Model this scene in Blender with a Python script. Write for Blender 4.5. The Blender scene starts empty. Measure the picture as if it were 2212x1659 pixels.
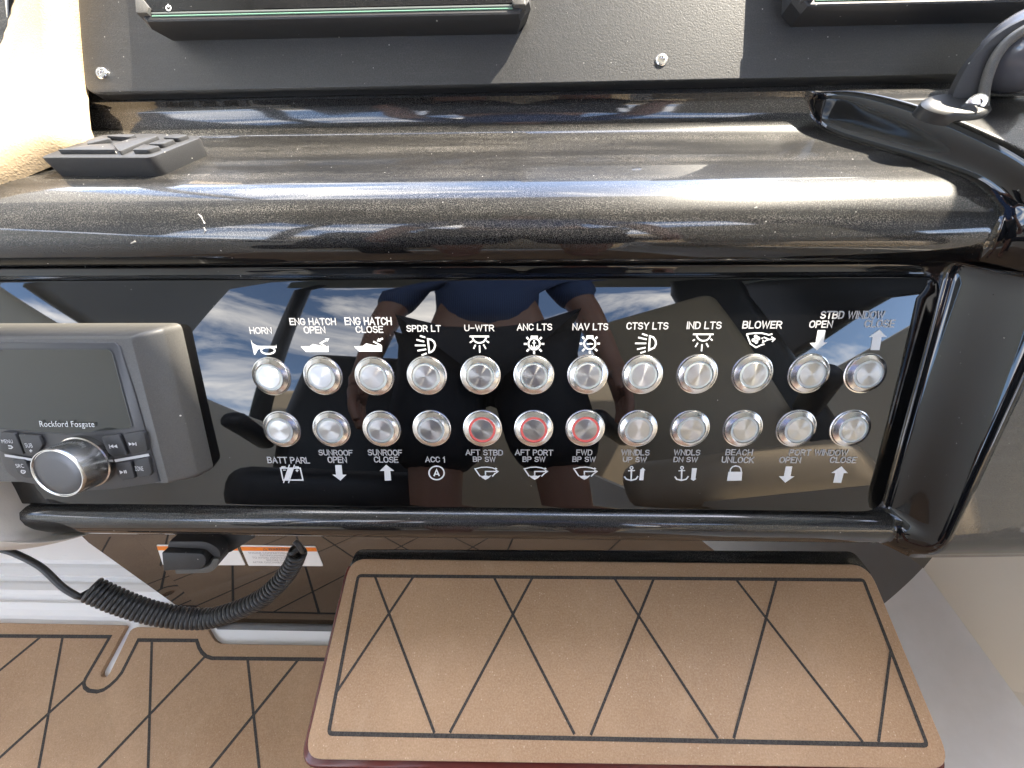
import bpy, bmesh, math, random
from mathutils import Vector, Matrix
random.seed(7)
S = bpy.context.scene
COL = S.collection

# ------------------------------------------------------------------ camera
F, CX, CY = 850.0, 1106.0, 829.5          # focal length and centre of the 2212 x 1659 photograph
CAM = Vector((0, 0, 0.60))
XW = Vector((0.99969169, -0.00202097, -0.02474755))   # world axes seen in (right, up, forward) camera terms
YW = Vector((0.01409881, 0.86662671, 0.49875782))
ZW = Vector((-0.02043892, 0.49895296, -0.86638802))
def to_world(v): return Vector((v.dot(XW), v.dot(YW), v.dot(ZW)))
cam_d = bpy.data.cameras.new('camera'); cam = bpy.data.objects.new('camera', cam_d); COL.objects.link(cam)
cam_d.sensor_width = 36.0; cam_d.lens = 36.0 * F / 2212.0
cam_d.clip_start = 0.01; cam_d.clip_end = 3000
R = Matrix((to_world(Vector((1, 0, 0))), to_world(Vector((0, 1, 0))), to_world(Vector((0, 0, -1))))).transposed()
cam.matrix_world = Matrix.Translation(CAM) @ R.to_4x4()
S.camera = cam
S.render.resolution_x, S.render.resolution_y = 1024, 768

# ------------------------------------------------------------------ sky, sun, exposure
SUN = Vector((0.53, 0.37, 0.763)).normalized()
w = bpy.data.worlds.new('World'); S.world = w; w.use_nodes = True
nt = w.node_tree; nt.nodes.clear()
def wn(t, **k):
    n = nt.nodes.new(t)
    for a, b in k.items(): setattr(n, a, b)
    return n
sky = wn('ShaderNodeTexSky', sky_type='NISHITA', sun_disc=False)
sky.sun_elevation = math.asin(SUN.z); sky.sun_rotation = math.atan2(SUN.x, SUN.y)
sky.air_density = 1.0; sky.dust_density = 0.6; sky.ozone_density = 1.5
tc = wn('ShaderNodeTexCoord'); mp = wn('ShaderNodeMapping'); mp.inputs['Scale'].default_value = (1.0, 1.6, 3.2)
mp.inputs['Rotation'].default_value = (0.1, 0.2, 0.5)
nz = wn('ShaderNodeTexNoise'); nz.inputs['Scale'].default_value = 2.2; nz.inputs['Detail'].default_value = 8
nz.inputs['Roughness'].default_value = 0.62; nz.inputs['Distortion'].default_value = 0.5
rp = wn('ShaderNodeValToRGB'); rp.color_ramp.elements[0].position = 0.46; rp.color_ramp.elements[1].position = 0.74
mx = wn('ShaderNodeMixRGB'); mx.inputs['Color2'].default_value = (12.5, 11.8, 10.8, 1)
bg = wn('ShaderNodeBackground'); bg.inputs['Strength'].default_value = 0.15
ow = wn('ShaderNodeOutputWorld')
L = nt.links.new
L(tc.outputs['Generated'], mp.inputs['Vector']); L(mp.outputs['Vector'], nz.inputs['Vector'])
L(nz.outputs['Fac'], rp.inputs['Fac']); L(rp.outputs['Color'], mx.inputs['Fac'])
L(sky.outputs['Color'], mx.inputs['Color1']); L(mx.outputs['Color'], bg.inputs['Color']); L(bg.outputs['Background'], ow.inputs['Surface'])
sd = bpy.data.lights.new('sun', 'SUN'); sd.energy = 2.9; sd.angle = math.radians(0.53); sd.color = (1.0, 0.91, 0.76)
so = bpy.data.objects.new('sun', sd); COL.objects.link(so)
so.rotation_euler = (-SUN).to_track_quat('-Z', 'Y').to_euler(); so.location = (2, 2, 4)
S.view_settings.view_transform = 'Standard'; S.view_settings.look = 'None'
S.view_settings.exposure = 3.52; S.view_settings.gamma = 1.0; S.view_settings.use_curve_mapping = False

# ------------------------------------------------------------------ helpers: geometry on planes
def ray(px, py): return to_world(Vector(((px - CX) / F, (CY - py) / F, 1.0)))
class Plane:
    def __init__(s, P, u, n):
        s.P = Vector(P); s.n = Vector(n).normalized(); s.u = (Vector(u) - Vector(u).dot(s.n) * s.n).normalized(); s.v = s.n.cross(s.u)
    def off(s, h): return Plane(s.P + s.n * h, s.u, s.n)
    def hit(s, px, py):
        r = ray(px, py); t = (s.P - CAM).dot(s.n) / r.dot(s.n); return CAM + r * t
    def uv(s, px, py):
        d = s.hit(px, py) - s.P; return (d.dot(s.u), d.dot(s.v))
    def at(s, u, v, h=0.0): return s.P + s.u * u + s.v * v + s.n * h
    def rot(s): return Matrix((s.u, s.v, s.n)).transposed()
def empty(name, loc):
    o = bpy.data.objects.new(name, None); COL.objects.link(o); o.location = loc; o.empty_display_size = 0.02; return o
def tag(o, label=None, cat=None, group=None, kind=None):
    if label: o['label'] = label
    if cat: o['category'] = cat
    if group: o['group'] = group
    if kind: o['kind'] = kind
    return o
WLOC = {}
def wloc(o):
    p = Vector(o.location)
    return p + (wloc(o.parent) if o.parent else Vector((0, 0, 0)))
def link(name, me, mat, parent=None, smooth=False, angle=None):
    """link a mesh given in world coordinates; a child keeps the world place"""
    base = wloc(parent) if parent else Vector((0, 0, 0))
    if parent: me.transform(Matrix.Translation(-base))
    else:
        c = Vector((0, 0, 0))
        for v in me.vertices: c += v.co
        c /= max(1, len(me.vertices)); me.transform(Matrix.Translation(-c)); base = c
    me.name = name
    o = bpy.data.objects.new(name, me); COL.objects.link(o)
    if parent: o.parent = parent
    else: o.location = base
    if mat: 
        for m in (mat if isinstance(mat, (list, tuple)) else [mat]): me.materials.append(m)
    if smooth:
        for p in me.polygons: p.use_smooth = True
        if angle is not None: me.set_sharp_from_angle(angle=math.radians(angle))
    return o
def mesh(vs, fs):
    me = bpy.data.meshes.new('m'); me.from_pydata([tuple(v) for v in vs], [], fs); me.update(); return me
def from_bm(bm, fix=True):
    if fix: bmesh.ops.recalc_face_normals(bm, faces=bm.faces)
    me = bpy.data.meshes.new('m'); bm.to_mesh(me); bm.free(); return me
def rounded(pts, r, k=6):
    """round the corners of a 2-d polygon; r may be a list"""
    out = []; n = len(pts)
    for i in range(n):
        rr = r[i] if isinstance(r, (list, tuple)) else r
        p0, p, p1 = Vector(pts[i - 1]), Vector(pts[i]), Vector(pts[(i + 1) % n])
        a = p0 - p; b = p1 - p
        if rr <= 0 or a.length < 1e-9 or b.length < 1e-9: out.append(tuple(p)); continue
        d = min(rr, a.length * .49, b.length * .49)
        A = p + a.normalized() * d; B = p + b.normalized() * d
        for j in range(k + 1):
            t = j / k; q = A * (1 - t) ** 2 + p * 2 * t * (1 - t) + B * t * t; out.append(tuple(q))
    return out
def prism(pl, pts, h0, h1, bevel=0.0, seg=3, bottom=True):
    """polygon in plane coordinates extruded from height h0 to h1, top edge bevelled"""
    bm = bmesh.new()
    lo = [bm.verts.new(pl.at(u, v, h0)) for u, v in pts]; hi = [bm.verts.new(pl.at(u, v, h1)) for u, v in pts]
    n = len(pts)
    for i in range(n): bm.faces.new((lo[i], lo[(i + 1) % n], hi[(i + 1) % n], hi[i]))
    top = bm.faces.new(hi)
    if bottom: bm.faces.new(lo[::-1])
    bmesh.ops.recalc_face_normals(bm, faces=bm.faces)
    if bevel > 0:
        bmesh.ops.bevel(bm, geom=list(top.edges), offset=bevel, segments=seg, profile=0.5, affect='EDGES', clamp_overlap=True)
    return bm
def pxpoly(pl, pts): return [pl.uv(x, y) for x, y in pts]
def lathe(prof, seg=48):
    """profile [(r, z)] about local z, metres"""
    vs, fs = [], []
    for r, z in prof:
        for i in range(seg):
            a = 2 * math.pi * i / seg; vs.append((r * math.cos(a), r * math.sin(a), z))
    for j in range(len(prof) - 1):
        for i in range(seg):
            a = j * seg + i; b = j * seg + (i + 1) % seg; fs.append((a, b, b + seg, a + seg))
    fs.append(tuple(range((len(prof) - 1) * seg, len(prof) * seg)))
    return mesh(vs, fs)
def tube(pts, rad, seg=10, caps=True):
    pts = [Vector(p) for p in pts]; vs, fs = [], []; n = len(pts)
    t0 = (pts[1] - pts[0]).normalized(); ref = Vector((0, 0, 1)) if abs(t0.z) < .9 else Vector((1, 0, 0))
    nrm = (ref - ref.dot(t0) * t0).normalized()
    for i, p in enumerate(pts):
        t = (pts[min(i + 1, n - 1)] - pts[max(i - 1, 0)]).normalized()
        nrm = (nrm - nrm.dot(t) * t).normalized(); b = t.cross(nrm)
        r = rad[i] if isinstance(rad, (list, tuple)) else rad
        for k in range(seg):
            a = 2 * math.pi * k / seg; vs.append(p + (nrm * math.cos(a) + b * math.sin(a)) * r)
    for i in range(n - 1):
        for k in range(seg):
            a = i * seg + k; b2 = i * seg + (k + 1) % seg; fs.append((a, b2, b2 + seg, a + seg))
    if caps: fs.append(tuple(range(seg))[::-1]); fs.append(tuple(range((n - 1) * seg, n * seg)))
    return mesh(vs, fs)
def spline(pts, per=10):
    P = [Vector(p) for p in pts]; P = [2 * P[0] - P[1]] + P + [2 * P[-1] - P[-2]]; out = []
    for i in range(1, len(P) - 2):
        for j in range(per):
            t = j / per; a, b, c, d = P[i - 1], P[i], P[i + 1], P[i + 2]
            out.append(0.5 * (2 * b + (c - a) * t + (2 * a - 5 * b + 4 * c - d) * t * t + (3 * b - a - 3 * c + d) * t ** 3))
    out.append(P[-2]); return out
def box(c, s, bev=0.0, seg=2, rot=None):
    bm = bmesh.new(); bmesh.ops.create_cube(bm, size=1.0)
    bmesh.ops.scale(bm, vec=Vector(s), verts=bm.verts)
    if bev: bmesh.ops.bevel(bm, geom=list(bm.edges), offset=bev, segments=seg, profile=.5, affect='EDGES')
    if rot: bmesh.ops.rotate(bm, verts=bm.verts, cent=(0, 0, 0), matrix=rot)
    bmesh.ops.translate(bm, verts=bm.verts, vec=Vector(c)); return from_bm(bm)
def cat(*bms):
    """join meshes"""
    bm = bmesh.new()
    for m in bms:
        if isinstance(m, bmesh.types.BMesh):
            t = bpy.data.meshes.new('t'); m.to_mesh(t); m.free(); m = t
        bm.from_mesh(m)
    return from_bm(bm, False)

# ------------------------------------------------------------------ materials
class M:
    def __init__(s, name, **k):
        s.m = bpy.data.materials.new(name); s.m.use_nodes = True; s.t = s.m.node_tree; s.b = s.t.nodes['Principled BSDF']; s.co = None
        for a, b in k.items(): s.set(a, b)
    def set(s, a, b):
        i = s.b.inputs[a.replace('_', ' ')]
        if isinstance(b, (tuple, list)) and len(b) == 3: b = (*b, 1)
        i.default_value = b
    def n(s, t, **k):
        x = s.t.nodes.new(t)
        for a, b in k.items():
            if a.startswith('i_'): x.inputs[a[2:].replace('_', ' ')].default_value = b
            else: setattr(x, a, b)
        return x
    def l(s, a, b): s.t.links.new(a, b)
    def pos(s):
        if not s.co: s.co = s.n('ShaderNodeNewGeometry').outputs['Position']
        return s.co
    def map(s, sc=(1, 1, 1), rot=(0, 0, 0)):
        m = s.n('ShaderNodeMapping'); m.inputs['Scale'].default_value = sc; m.inputs['Rotation'].default_value = rot
        s.l(s.pos(), m.inputs['Vector']); return m.outputs['Vector']
    def noise(s, scale, detail=3, rough=.5, vec=None, dist=0):
        x = s.n('ShaderNodeTexNoise'); x.inputs['Scale'].default_value = scale; x.inputs['Detail'].default_value = detail
        x.inputs['Roughness'].default_value = rough; x.inputs['Distortion'].default_value = dist
        s.l(vec if vec else s.pos(), x.inputs['Vector']); return x.outputs['Fac']
    def ramp(s, fac, stops):
        r = s.n('ShaderNodeValToRGB'); e = r.color_ramp.elements
        while len(e) < len(stops): e.new(.5)
        for q, (p, c) in zip(e, stops):
            q.position = p; q.color = (*c, 1) if isinstance(c, (tuple, list)) else (c, c, c, 1)
        s.l(fac, r.inputs['Fac']); return r.outputs['Color']
    def math(s, op, a, b=None):
        x = s.n('ShaderNodeMath', operation=op)
        for i, v in enumerate((a, b)):
            if v is None: continue
            if isinstance(v, (int, float)): x.inputs[i].default_value = v
            else: s.l(v, x.inputs[i])
        return x.outputs[0]
    def mix(s, fac, a, b, blend='MIX'):
        x = s.n('ShaderNodeMixRGB', blend_type=blend)
        for i, v in zip(('Fac', 'Color1', 'Color2'), (fac, a, b)):
            if isinstance(v, (int, float)): x.inputs[i].default_value = v if i == 'Fac' else (v, v, v, 1)
            elif isinstance(v, tuple): x.inputs[i].default_value = (*v, 1)
            else: s.l(v, x.inputs[i])
        return x.outputs['Color']
    def to(s, inp, sock): s.l(sock, s.b.inputs[inp])
    def bump(s, h, strength=.2, dist=.001):
        x = s.n('ShaderNodeBump'); x.inputs['Strength'].default_value = strength; x.inputs['Distance'].default_value = dist
        s.l(h, x.inputs['Height']); s.to('Normal', x.outputs['Normal'])
    def specks(s, scale, size, keep):
        """small dust flecks: a share `keep` of voronoi cells carries a fleck of radius `size` (cell units)"""
        wv = s.n('ShaderNodeTexVoronoi'); wv.inputs['Scale'].default_value = scale; s.l(s.pos(), wv.inputs['Vector'])
        sp = s.n('ShaderNodeSeparateColor'); s.l(wv.outputs['Color'], sp.inputs['Color'])
        on = s.math('LESS_THAN', sp.outputs[0], keep)
        sz = s.math('MULTIPLY', sp.outputs[1], size)
        return s.math('MULTIPLY', s.math('LESS_THAN', wv.outputs['Distance'], sz), on)

def gloss_black(name, dust=0.02, rough=.045, fleck=.25, base=.006, fine=1.0, haze=.04):
    """black gel coat with a film of dust, fine grains and lint"""
    m = M(name, Base_Color=(base, base, base * 1.1), Roughness=.38, IOR=1.5, Coat_Weight=1.0, Coat_IOR=1.5)
    m.set('Specular_IOR_Level', haze)
    grain = m.ramp(m.noise(2600, 2, .7), [(.50, 0.0), (.68, 1.0)])
    patch = m.ramp(m.noise(14, 5, .65, m.map((1, 2.5, 2.5))), [(.25, .35), (.75, 1.0)])
    film = m.math('MULTIPLY', grain, patch)
    wipe = m.ramp(m.noise(26, 4, .6, m.map((.25, 4, 4), (0, 0, .12))), [(.45, 0.3), (.7, 1.0)])
    film = m.math('MULTIPLY', film, wipe)
    nrm = m.n('ShaderNodeSeparateXYZ'); m.l(m.n('ShaderNodeNewGeometry').outputs['Normal'], nrm.inputs[0])
    upw = m.n('ShaderNodeMapRange', interpolation_type='SMOOTHSTEP'); upw.inputs[1].default_value = .45; upw.inputs[2].default_value = .97; upw.inputs[3].default_value = .05
    m.l(nrm.outputs['Z'], upw.inputs[0])
    zz = m.n('ShaderNodeSeparateXYZ'); m.l(m.pos(), zz.inputs[0])            # the shelf up by the windscreen is dustier than the face below
    hi = m.n('ShaderNodeMapRange', interpolation_type='SMOOTHSTEP'); hi.inputs[1].default_value = .448; hi.inputs[2].default_value = .474; m.l(zz.outputs['Z'], hi.inputs[0])
    up2 = m.n('ShaderNodeMapRange', interpolation_type='SMOOTHSTEP'); up2.inputs[1].default_value = -.15; up2.inputs[2].default_value = .5; m.l(nrm.outputs['Z'], up2.inputs[0])
    cover = m.math('MAXIMUM', upw.outputs[0], m.math('MULTIPLY', hi.outputs[0], up2.outputs[0]))
    side = m.math('SUBTRACT', 1.0, m.math('MINIMUM', 1.0, m.math('MULTIPLY', m.math('ABSOLUTE', nrm.outputs['X']), 2.2)))
    cover = m.math('MULTIPLY', cover, side); film = m.math('MULTIPLY', film, cover)
    m.to('Specular IOR Level', m.math('MULTIPLY', cover, haze))
    fl = m.math('ADD', m.math('MULTIPLY', m.specks(330, .12, fleck), .8), m.math('MULTIPLY', m.specks(110, .06, fleck * .5), 1.0))
    fl = m.math('MULTIPLY', fl, m.ramp(m.noise(38, 3, .6), [(.45, 0.0), (.62, 1.0)]))
    film_c = m.math('MULTIPLY', film, dust * 4 * fine)
    c = m.mix(film_c, (base, base, base * 1.1), (.62, .58, .52))
    c = m.mix(m.math('MINIMUM', m.math('MULTIPLY', fl, .6), 1.0), c, (.62, .6, .56))
    m.to('Base Color', c)
    r = m.math('ADD', m.math('ADD', m.math('MULTIPLY', film, dust * 1.0), m.math('MULTIPLY', fl, .5)), rough)
    m.to('Coat Roughness', r)
    h = m.noise(9, 2, .5); m.bump(h, .03, .004)
    return m.m
GLOSS = gloss_black('dusty_gloss_black', dust=.135, rough=.045, fleck=.30, base=.002, haze=.19)
PANEL = gloss_black('polished_black_acrylic', dust=.0012, rough=.016, fleck=.06, base=.0012)
m = M('satin_black_plate', Roughness=.47, IOR=1.5, Specular_IOR_Level=.9)
g = m.ramp(m.noise(1700, 3, .7), [(.42, 0.0), (.70, 1.0)]); pt = m.ramp(m.noise(11, 5, .65), [(.3, .35), (.75, 1.0)])
fl = m.math('MULTIPLY', m.math('ADD', m.math('MULTIPLY', m.specks(330, .13, .4), .7), m.specks(110, .06, .2)), m.ramp(m.noise(30, 3, .6), [(.45, 0.0), (.6, 1.0)]))
c = m.mix(m.math('MULTIPLY', m.math('MULTIPLY', g, pt), .075), (.004, .004, .004), (.55, .53, .5))
scr = m.ramp(m.noise(60, 5, .7, m.map((.5, 6, 6), (0, 0, .9))), [(.55, 0.0), (.75, 1.0)])
c = m.mix(m.math('MULTIPLY', scr, .025), c, (.6, .58, .55))
m.to('Base Color', m.mix(m.math('MULTIPLY', fl, .7), c, (.65, .63, .6)))
m.bump(m.noise(1100, 3, .7), .35, .0005); SATIN = m.m
m = M('moulded_black_plastic', Base_Color=(.02, .02, .021), Roughness=.52)
g = m.ramp(m.noise(3500, 2, .6), [(.45, 0.0), (.72, 1.0)])
c = m.mix(m.math('MULTIPLY', g, .03), (.02, .02, .021), (.5, .48, .44)); m.to('Base Color', m.mix(m.math('MULTIPLY', m.specks(240, .12, .2), .6), c, (.6, .58, .52)))
m.bump(m.noise(2200, 2), .1, .0003); PLASTIC = m.m
m = M('dusty_grey_plastic', Roughness=.45)
g = m.ramp(m.noise(3800, 2, .6), [(.35, 0.0), (.7, 1.0)])
c = m.mix(g, (.050, .049, .046), (.105, .10, .092)); m.to('Base Color', m.mix(m.math('MULTIPLY', m.specks(260, .13, .3), .8), c, (.7, .68, .62)))
m.bump(m.noise(1800, 2), .12, .0003); GREYPLASTIC = m.m
RADIOFACE = M('radio_face_plastic', Base_Color=(.035, .035, .038), Roughness=.38).m
SCREEN = M('radio_screen_glass', Base_Color=(.012, .013, .011), Roughness=.06, IOR=1.5).m
GLASS = gloss_black('display_glass', dust=.006, rough=.03, fleck=.35, base=.004)
GREEN = M('green_glass_edge', Base_Color=(.16, .30, .22), Roughness=.2).m
GREYEDGE = M('grey_glass_border', Base_Color=(.10, .11, .105), Roughness=.3).m
m = M('brushed_steel_cap', Metallic=1.0, Base_Color=(.44, .43, .41), Roughness=.35, Anisotropic=.92)
tg = m.n('ShaderNodeTangent', direction_type='RADIAL', axis='Z'); m.l(tg.outputs[0], m.b.inputs['Tangent'])
sm = m.ramp(m.noise(160, 4, .6), [(.4, 0.0), (.7, 1.0)])
m.to('Roughness', m.math('ADD', m.math('MULTIPLY', sm, .05), .32))
m.set('Anisotropic_Rotation', .25); STEELCAP = m.m
m = M('turned_steel_bezel', Metallic=1.0, Base_Color=(.68, .665, .64), Roughness=.22, Anisotropic=.5)
tg = m.n('ShaderNodeTangent', direction_type='RADIAL', axis='Z'); m.l(tg.outputs[0], m.b.inputs['Tangent']); STEEL = m.m
SCREWST = M('screw_steel', Metallic=1.0, Base_Color=(.75, .73, .70), Roughness=.2).m
RING = M('clear_light_ring', Base_Color=(.50, .51, .50), Roughness=.35, Subsurface_Weight=.2).m
m = M('red_light_ring', Base_Color=(.62, .13, .12), Roughness=.35, Emission_Color=(1.0, .10, .09), Emission_Strength=.018); REDRING = m.m
WHITE = M('white_print', Base_Color=(.58, .59, .60), Roughness=.45).m
ENGRAVE = M('engraved_lettering', Base_Color=(.35, .35, .36), Roughness=.4).m
m = M('tan_foam', Roughness=.85)
n1 = m.noise(760, 3, .8); n2 = m.noise(260, 3, .6); n3 = m.noise(9, 4, .6)
c = m.ramp(n1, [(.30, (.23, .138, .070)), (.5, (.385, .238, .130)), (.70, (.58, .395, .245))])
c = m.mix(.2, c, m.ramp(n2, [(.3, (.30, .180, .094)), (.7, (.45, .285, .16))]))
c = m.mix(.45, c, m.ramp(n3, [(.3, (.31, .182, .096)), (.7, (.48, .312, .182))]))
scu = m.ramp(m.noise(34, 6, .72, m.map((1, .45, 1), (0, 0, .7))), [(.56, 0.0), (.74, 1.0)]); c = m.mix(m.math('MULTIPLY', scu, .30), c, (.52, .37, .235))
m.to('Base Color', m.mix(m.math('MULTIPLY', m.specks(520, .26, .22), .6), c, (.66, .50, .34)))
m.bump(n1, .35, .0006); m.set('Sheen_Weight', .15); FOAM = m.m
m = M('dark_foam_groove', Roughness=.9)
m.to('Base Color', m.ramp(m.noise(900, 3, .8), [(.35, (.018, .015, .013)), (.7, (.085, .072, .06))])); GROOVE = m.m
MAHOG = M('glossy_red_brown_edge', Base_Color=(.10, .024, .018), Roughness=.12).m
m = M('white_gelcoat', Roughness=.25)
m.to('Base Color', m.ramp(m.noise(30, 5, .65), [(.3, (.80, .79, .76)), (.7, (.86, .85, .83))])); WHITEGEL = m.m
m = M('dirty_white_gelcoat', Roughness=.35)
dirt = m.ramp(m.noise(70, 6, .75, m.map((.5, 2, 1))), [(.60, 0.0), (.78, 1.0)])
m.to('Base Color', m.mix(m.math('MULTIPLY', dirt, .35), (.76, .74, .71), (.42, .36, .31))); DIRTYWHITE = m.m
CREAM = M('cream_wall_vinyl', Base_Color=(.78, .725, .62), Roughness=.55).m
m = M('tan_leather', Roughness=.5)
vo = m.n('ShaderNodeTexVoronoi', feature='DISTANCE_TO_EDGE'); vo.inputs['Scale'].default_value = 620; m.l(m.noise and m.pos(), vo.inputs['Vector'])
wr = m.noise(420, 4, .6, m.map((1.6, .7, .7)))
m.to('Base Color', m.ramp(m.noise(40, 3), [(.3, (.30, .225, .138)), (.7, (.36, .275, .175))]))
m.bump(m.math('ADD', m.math('MULTIPLY', vo.outputs['Distance'], 1.2), wr), .30, .0007); LEATHER = m.m
m = M('grey_beige_vinyl', Roughness=.5, Base_Color=(.40, .36, .31)); m.bump(m.noise(700, 3), .2, .0006); VINYL = m.m
RUBBER = M('black_rubber', Base_Color=(.018, .018, .018), Roughness=.42).m
m = M('smoked_gloss_door', Base_Color=(.010, .009, .008), Roughness=.02, IOR=2.1); DOOR = m.m
LABELW = M('label_white', Base_Color=(.80, .79, .77), Roughness=.4).m
ORANGE = M('label_orange', Base_Color=(.85, .22, .012), Roughness=.4).m
INK = M('label_ink', Base_Color=(.12, .10, .10), Roughness=.6).m
LABELGREY = M('label_grey_ink', Base_Color=(.32, .31, .31), Roughness=.6).m

# ------------------------------------------------------------------ planes of the console
PANEL_N = Vector((0, -.709, .705))
PP = Plane(CAM + ray(1106, 870) * .235, (1, 0, 0), PANEL_N)            # face of the switch panel
TILT = math.radians(35)
UP0 = CAM + Vector((0, .2555, -.1095))                                  # lower front edge of the instrument plate
UP = Plane(UP0, (1, 0, 0), (0, -math.sin(TILT), math.cos(TILT)))
FLOOR_Z = .030
FP = Plane((0, 0, FLOOR_Z), (1, 0, 0), (0, 0, 1))
PADP = Plane((0, 0, .60 - .383), (1, 0, 0), (0, 0, 1))
DOORP = Plane(CAM + Vector((0, -.026, FLOOR_Z - .60)), (1, 0, 0), (0, -.866, .5))

# ------------------------------------------------------------------ setting: deck
dk = link('deck', box((0, .0, .0105), (2.6, 3.2, .04)), DIRTYWHITE); tag(dk, kind='structure')

# ------------------------------------------------------------------ dashboard shell (loft)
base_prof = [(.2545, -.1125), (.2538, -.1163), (.2527, -.1187), (.2513, -.1214), (.2500, -.1233), (.2484, -.1251), (.2465, -.1264), (.2442, -.1273),
    (.2407, -.1278), (.2345, -.1276), (.2212, -.1258), (.2038, -.1232), (.1914, -.1218), (.1861, -.1216), (.1814, -.122),
    (.1765, -.1231), (.173, -.1245), (.170, -.1261), (.1666, -.1289), (.1639, -.1322), (.1617, -.136), (.1602, -.1406), (.1597, -.1447), (.1598, -.148)]
seg_a = spline([Vector((0, y, z)) for y, z in base_prof], 6)
seg_b = spline([Vector((0, y, z)) for y, z in [(.1598, -.148), (.1606, -.1505), (.1640, -.1525), (.1655, -.1560), (.163, -.161)]], 5)
pb = PP.hit(1106, 1100) - CAM
dn = Vector((0, -.705, -.709))
seg_c = [Vector((0, .163, -.161)).lerp(Vector((0, pb.y, pb.z)) - PANEL_N * .005 + dn * .001, i / 30) for i in range(31)]
o = Vector((0, pb.y, pb.z))
lip = [seg_c[-1], o + dn * .0016 + PANEL_N * -.003, o + dn * .0026 + PANEL_N * .0012, o + dn * .0050 + PANEL_N * .0036, o + dn * .0100 + PANEL_N * .0048, o + dn * .0150 + PANEL_N * .0038,
       o + dn * .0200 + PANEL_N * .0012, o + dn * .0240 + PANEL_N * -.0030, o + dn * .0268 + PANEL_N * -.0085, o + dn * .0280 + PANEL_N * -.015, o + Vector((0, .05, -.014)), o + Vector((0, .16, -.014))]
seg_d = spline([Vector((0, p.y, p.z)) for p in lip], 6)
def resample(P, n):
    L_ = [0]
    for a, b in zip(P, P[1:]): L_.append(L_[-1] + (b - a).length)
    out = []; j = 0
    for i in range(n):
        s = L_[-1] * i / (n - 1)
        while j < len(P) - 2 and L_[j + 1] < s: j += 1
        d = L_[j + 1] - L_[j]; out.append(P[j].lerp(P[j + 1], 0 if d == 0 else min(1, (s - L_[j]) / d)))
    return out
Ka = spline([Vector((0, y, z)) for y, z in [(.2545, -.1125), (.2450, -.1085), (.225, -.1055), (.200, -.1050), (.178, -.1070), (.160, -.1135), (.1465, -.1250), (.1375, -.1375)]], 8)
Kb = spline([Vector((0, y, z)) for y, z in [(.1375, -.1375), (.1345, -.1415), (.132, -.1445)]], 6)
kc1 = Vector((0, pb.y, pb.z)) + PANEL_N * .022 + dn * .002
Kc = [Vector((0, .132, -.1445)).lerp(Vector((0, kc1.y, kc1.z)), i / 30) for i in range(31)]
kq = [Kc[-1], kc1 + dn * .008 + PANEL_N * -.0012, kc1 + dn * .0150 + PANEL_N * -.005, kc1 + dn * .0205 + PANEL_N * -.012, kc1 + dn * .0225 + PANEL_N * -.022, o + Vector((0, .05, -.016)), o + Vector((0, .16, -.016))]
Kd = spline([Vector((0, p.y, p.z)) for p in kq], 10)
cnt = (90, 16, 40, 50)
B = []; K = []; seg_id = []
for sidx, (a, k, n_) in enumerate(zip((seg_a, seg_b, seg_c, seg_d), (Ka, Kb, Kc, Kd), cnt)):
    ra, rk = resample(a, n_), resample(k, n_)
    if sidx: ra, rk = ra[1:], rk[1:]
    B += ra; K += rk; seg_id += [(sidx, i / (len(ra) - 1)) for i in range(len(ra))]
def xin(sid, t):
    if sid == 0: return (.155 + .070 * min(1, t / .78) ** .9) if t < .78 else .225 + .004 * (t - .78) / .22
    if sid == 1: return .229
    if sid == 2: return .229 + .002 * t
    return .231
def xw(sid, t):
    if sid == 0: return .016 + .012 * t
    if sid == 1: return .028
    if sid == 2: return .028 - .010 * t
    return .018
def sm5(t): t = max(0, min(1, t)); return t * t * t * (t * (6 * t - 15) + 10)
vs, fs = [], []
us = [-1.0, -.6, -.45, -.3, -.15, 0, .1] ; NW = 22
xr = [.30, .36, .45, .6, .9]
ncol = len(us) + NW + 1 + len(xr)
for bp, kp, (sid, t) in zip(B, K, seg_id):
    x0, x1 = xin(sid, t), xin(sid, t) + xw(sid, t)
    row = [(x * (x0 - .002) / .1 if x > 0 else x, 0) for x in us]
    row += [(x0 + (x1 - x0) * i / NW, sm5(i / NW)) for i in range(NW + 1)]
    row += [(x, 1) for x in xr]
    for x, s in row:
        # rounded shoulder: the wall overshoots nothing, falls gently to the right
        p = bp.lerp(kp, s); drop = 0.10 * max(0, x - .265) ** 1.0 if x > .265 else 0
        q = p + (PANEL_N * -1) * drop * (0.0 if sid == 0 and t < .2 else .5)
        vs.append(CAM + Vector((x, q.y, q.z)))
nr = len(B)
for i in range(nr - 1):
    for j in range(ncol - 1):
        a = i * ncol + j; fs.append((a, a + ncol, a + ncol + 1, a + 1))
dash = empty('dashboard', CAM + Vector((0, .16, -.28)))
tag(dash, 'glossy black moulded boat dashboard with a dusty ledge and a raised rounded right side', 'dashboard')
link('console_shell', mesh(vs, fs), GLOSS, dash, smooth=True)
def on_shell(px, py):
    """place on the rolled front of the shelf seen at a pixel of the photograph"""
    best = None
    for a_, b_ in zip(base_prof, base_prof[1:]):
        for k_ in range(8):
            y, z = a_[0] + (b_[0] - a_[0]) * k_ / 8, a_[1] + (b_[1] - a_[1]) * k_ / 8
            fw = y * YW.z + z * ZW.z; e = abs(CY - F * (y * YW.y + z * ZW.y) / fw - py)
            if y < .1885 and (best is None or e < best[0]): best = (e, y, z, fw)
    return CAM + Vector(((px - CX) / F * best[3], best[1], best[2]))
LINT = M('pale_scuff', Base_Color=(.26, .25, .235), Roughness=.8).m
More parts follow.
